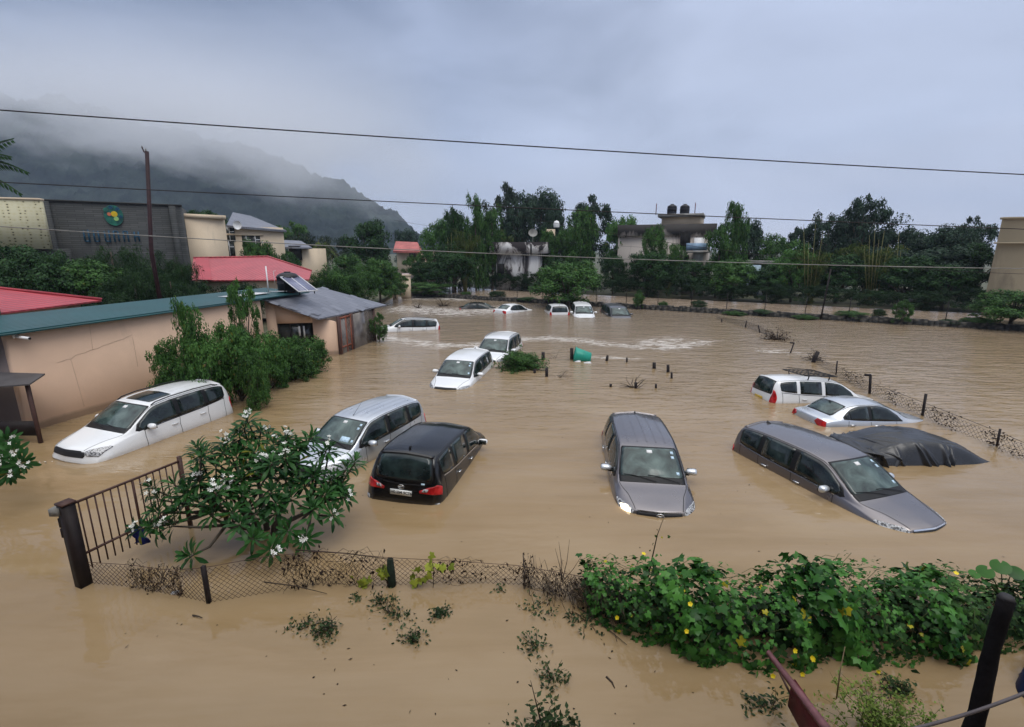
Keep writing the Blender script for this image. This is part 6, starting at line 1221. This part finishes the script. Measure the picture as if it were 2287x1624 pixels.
# bare and sprouting twigs above the creeper
b = P(1455, 1250, 6.3); m = MB(); q_ = [P(1447, 1290, 6.3), P(1458, 1240, 6.3), P(1468, 1195, 6.3), P(1482, 1157, 6.3)]; e = empty('sprouting_twig', q_[0], 'single upright twig with a few leaves rising from the creeper', 'twig'); part(e, MB().tube(q_, [.012, .010, .007, .003], 5), 'stem', M['twig'])
rg = np.random.default_rng(3); m = MB(); lobed_set(m, np.array([q_[1 + i % 2] + rg.normal(size=3) * (.05, .02, .09) for i in range(11)]), unit(rg.normal(size=(11, 3)) + (0, -.6, .4)), rg.uniform(.04, .08, 11), rg); part(e, m, 'leaves', LV['luffa'])
for u0, v0, tips_, lb, sd_ in ((1255, 1300, ((1248, 1210), (1272, 1205), (1300, 1240), (1240, 1225)), 'fan of bare twigs standing over the brown tangle', 1), (1300, 1300, ((1360, 1245), (1330, 1250), (1385, 1258)), 'bare twigs slanting right toward the green creeper', 2)):
    b = P(u0, v0, 6.9); m = MB(); [m.tube([b, (b + P(a_, c_, 6.9)) / 2 + (.02, 0, -.01), P(a_, c_, 6.9)], [.007, .005, .002], 4, False) for a_, c_ in tips_]; tag(m.build('bare_twigs', M['twig']), lb, 'twigs')
# broad leaved stalk at the right
b = P(2240, 1330, 6.3); e = empty('broad_leaved_stalk', (b[0], b[1], 0), 'tall stalk with a few broad heart shaped leaves beside the black post', 'plant'); tips_ = [P(2205, 1272, 6.3), P(2235, 1258, 6.35), P(2262, 1272, 6.3), P(2180, 1280, 6.25), P(2292, 1300, 6.2), P(2205, 1300, 6.2)]
m = MB(); [m.tube([(b[0], b[1], .3), (b + t_) / 2, t_], [.012, .008, .004], 5, False) for t_ in tips_]; part(e, m, 'stems', M['vine'])
m = MB(); rg = np.random.default_rng(8)
for t_, s_ in zip(tips_, (.19, .22, .2, .13, .16, .1)): 
    n_ = unit(np.array([rg.normal() * .2, -.35, .9])); d_ = unit(np.array([t_[0] - b[0], -.15, -.1])); d_ = unit(d_ - n_ * (d_ @ n_)); bb = np.cross(n_, d_); an = np.linspace(-2.7, 2.7, 17); rr = (.5 + .32 * np.cos(an / 2) ** 2 + .14 * np.cos(an)) * s_ * .8
    m.add(np.vstack([t_, t_ + np.outer(np.cos(an) * rr, d_) + np.outer(np.sin(an) * rr, bb) - np.outer(rr**2 * 1.1, n_)]), [[0, i + 1, i + 2] for i in range(16)])
part(e, m, 'leaves', LV['luffa'], True)
# red steel bar, black post, cable, blue drum, lime bush
a, b = P(1712, 1455, 5.0), P(1885, 1690, 3.7); e = empty('red_steel_bar', (b[0], b[1], 0), 'rusty dark red steel plate bar sloping down out of the creeper', 'metal bar'); ml = P(1768, 1520, 4.65)
d_ = unit(b - a); dn = np.array([0, 0, -1.0])
m = MB(); o1, o2 = ml, b; m.add([o1, o2, o2 + dn * .50, o1 + dn * .36, o1 + (.05, .02, 0), o2 + (.05, .02, 0), o2 + (.05, .02, -.50), o1 + (.05, .02, -.36)], [[0, 1, 2, 3], [4, 7, 6, 5], [0, 4, 5, 1], [3, 2, 6, 7], [0, 3, 7, 4]]); part(e, m, 'plate', M['rust'])
m = MB(); m.add([a, b, b + (.09, .03, .01), a + (.04, .02, .01), a + dn * .04, b + dn * .04, b + (.09, .03, -.03), a + (.04, .02, -.03)], [[0, 1, 2, 3], [4, 7, 6, 5], [0, 4, 5, 1], [3, 2, 6, 7]]); part(e, m, 'top_flange', simple('worn_red_flange', (.14, .055, .06), .4, .4, 6, bump=.2))
m = MB(); [m.tube([P(u, v, Y), P(u2, v2, Y2)], .014, 5) for u, v, Y, u2, v2, Y2 in ((1740, 1500, 4.85, 1770, 1560, 4.6),)]; part(e, m, 'rod', M['brown'])
pb, pt_ = P(2163, 1660, 3.9), P(2247, 1338, 4.15); e = empty('black_post', pb, 'thick black wooden post leaning at the lower right corner', 'post'); rg = np.random.default_rng(4)
m = MB(); f = np.linspace(-.25, 1, 12)[:, None]; pts = pb * (1 - f) + pt_ * f; pts[:, 0] += .012 * np.sin(f[:, 0] * 7); m.tube(pts, .085 - .020 * np.linspace(0, 1, 12) + rg.normal(size=12) * .004, 12); part(e, m, 'shaft', simple('charred_wood', (.008, .007, .008), .75, .4, 6, bump=.7, bscale=12, spec=.08), True)
m = MB(); m.lathe([(.062, 0), (.066, .02), (.05, .05), (0, .055)], c=pt_ + (0, 0, -.01), k=12); part(e, m, 'top', simple('post_top', (.03, .028, .03), .6, .4, 8))
w0_, w1_ = P(1990, 1640, 3.2), P(2330, 1530, 3.5); f = np.linspace(-.1, 1.3, 12)[:, None]; m = MB(); m.tube(w0_ * (1 - f) + w1_ * f - np.array([0, 0, .05]) * np.sin(f * 3), .014, 8); tag(m.build('cable', simple('grey_cable', (.10, .085, .09), .5, .3, 6), None, True), 'grey cable crossing in front of the thick black post', 'cable')
c = gp(2352, 1545); c[2] = .12; e = empty('blue_drum', c, 'dark blue plastic drum half in the water at the right edge', 'drum'); k = simple('blue_plastic', (.006, .016, .06), .4, .25, 5)
ax = unit(np.array([.5, .25, .55])); u_ = unit(np.cross(ax, (0, 1, 0))); v_ = np.cross(ax, u_); R_ = np.column_stack([u_, v_, ax]); m = MB(); m.lathe([(0, -.42), (.24, -.42), (.28, -.38), (.285, -.15), (.295, -.13), (.285, -.11), (.285, .11), (.295, .13), (.285, .15), (.28, .38), (.24, .42), (0, .40)], k=28, R=R_); m.build('body', k, e, True)
m = MB(); m.lathe([(.25, .42), (.27, .44), (.24, .45)], k=28, R=R_); m.build('rim', k, e, True)
b = gp(1960, 1650); e = twigs('lime_green_bush', b, .62, 60, .75, 'airy lime green bush at the bottom edge between the red bar and the black post', 'bush', 61, .005, LV['lime'], 2600, .045, mat='vine', flat=.8)
m = MB(); q_ = [P(1868, 1560, 4.6), P(1876, 1500, 4.6), P(1887, 1445, 4.6)]; m.tube(q_, [.010, .008, .004], 5); tag(m.build('dry_reed', simple('dry_reed', (.32, .25, .14), .7, .3, 6)), 'pale dry reed stalk standing before the middle creeper', 'reed')
b = gp(1725, 1575); twigs('leafy_sprig', b, .3, 12, .2, 'dark leafy sprigs at the left foot of the red steel bar', 'weed', 71, .005, LV['weed'], 160, .06); b = gp(1480, 1500)

# ------------------------------------------------------------------ haze, and the cloud that hangs on the hill
def volume_box(name, lo, hi, mat):
    m = MB(); lo, hi = np.array(lo, float), np.array(hi, float); m.box((lo + hi) / 2, hi - lo); o = m.build(name, mat); tag(o, kind='stuff'); return o
HAZE = bpy.data.materials.new('haze'); HAZE.use_nodes = True; nt = HAZE.node_tree; nt.nodes.remove(nt.nodes['Principled BSDF']); v = nt.nodes.new('ShaderNodeVolumePrincipled'); v.inputs['Density'].default_value = HAZE_D; v.inputs['Color'].default_value = (.62, .74, .97, 1); v.inputs['Anisotropy'].default_value = 0.0
nt.links.new(v.outputs[0], nt.nodes['Material Output'].inputs['Volume']); volume_box('haze', (-2600, -100, -3), (2600, 2700, 275), HAZE)
MIST = bpy.data.materials.new('cloud'); MIST.use_nodes = True; nt = MIST.node_tree; N = nt.nodes; L = nt.links; N.remove(N['Principled BSDF']); v = N.new('ShaderNodeVolumePrincipled'); v.inputs['Color'].default_value = (.93, .94, .97, 1)
def vm(op, a, b=None, clamp=False):
    n = N.new('ShaderNodeMath'); n.operation = op; n.use_clamp = clamp
    for i, q in enumerate((a, b)):
        if q is None: continue
        if isinstance(q, (int, float)): n.inputs[i].default_value = q
        else: L.new(q, n.inputs[i])
    return n.outputs[0]
g = N.new('ShaderNodeNewGeometry'); sp = N.new('ShaderNodeSeparateXYZ'); L.new(g.outputs['Position'], sp.inputs[0]); nz = N.new('ShaderNodeTexNoise'); nz.inputs['Scale'].default_value = .011; nz.inputs['Detail'].default_value = 4; nz.inputs['Roughness'].default_value = .55
mp = N.new('ShaderNodeMapping'); mp.inputs['Scale'].default_value = (1, .5, 1.5); L.new(g.outputs['Position'], mp.inputs[0]); L.new(mp.outputs[0], nz.inputs['Vector'])
base = vm('ADD', vm('MULTIPLY', vm('ADD', sp.outputs[0], 560.0), CL_SLOPE), CL_Z)          # cloud base falls toward the right
hgt = vm('SUBTRACT', sp.outputs[2], base); dens = vm('ADD', vm('DIVIDE', hgt, 42.0), vm('MULTIPLY', vm('SUBTRACT', nz.outputs[0], .5), 4.6)); dens = vm('MULTIPLY', dens, 1.0, True)
edge = vm('DIVIDE', vm('SUBTRACT', -60.0, sp.outputs[0]), 260.0, True); topf = vm('DIVIDE', vm('SUBTRACT', 196.0, sp.outputs[2]), 90.0, True)
L.new(vm('MULTIPLY', vm('MULTIPLY', dens, CL_D), vm('MULTIPLY', edge, topf)), v.inputs['Density']); L.new(v.outputs[0], N['Material Output'].inputs['Volume'])
volume_box('cloud', (-1100, 380, 30), (-30, 660, 270), MIST)
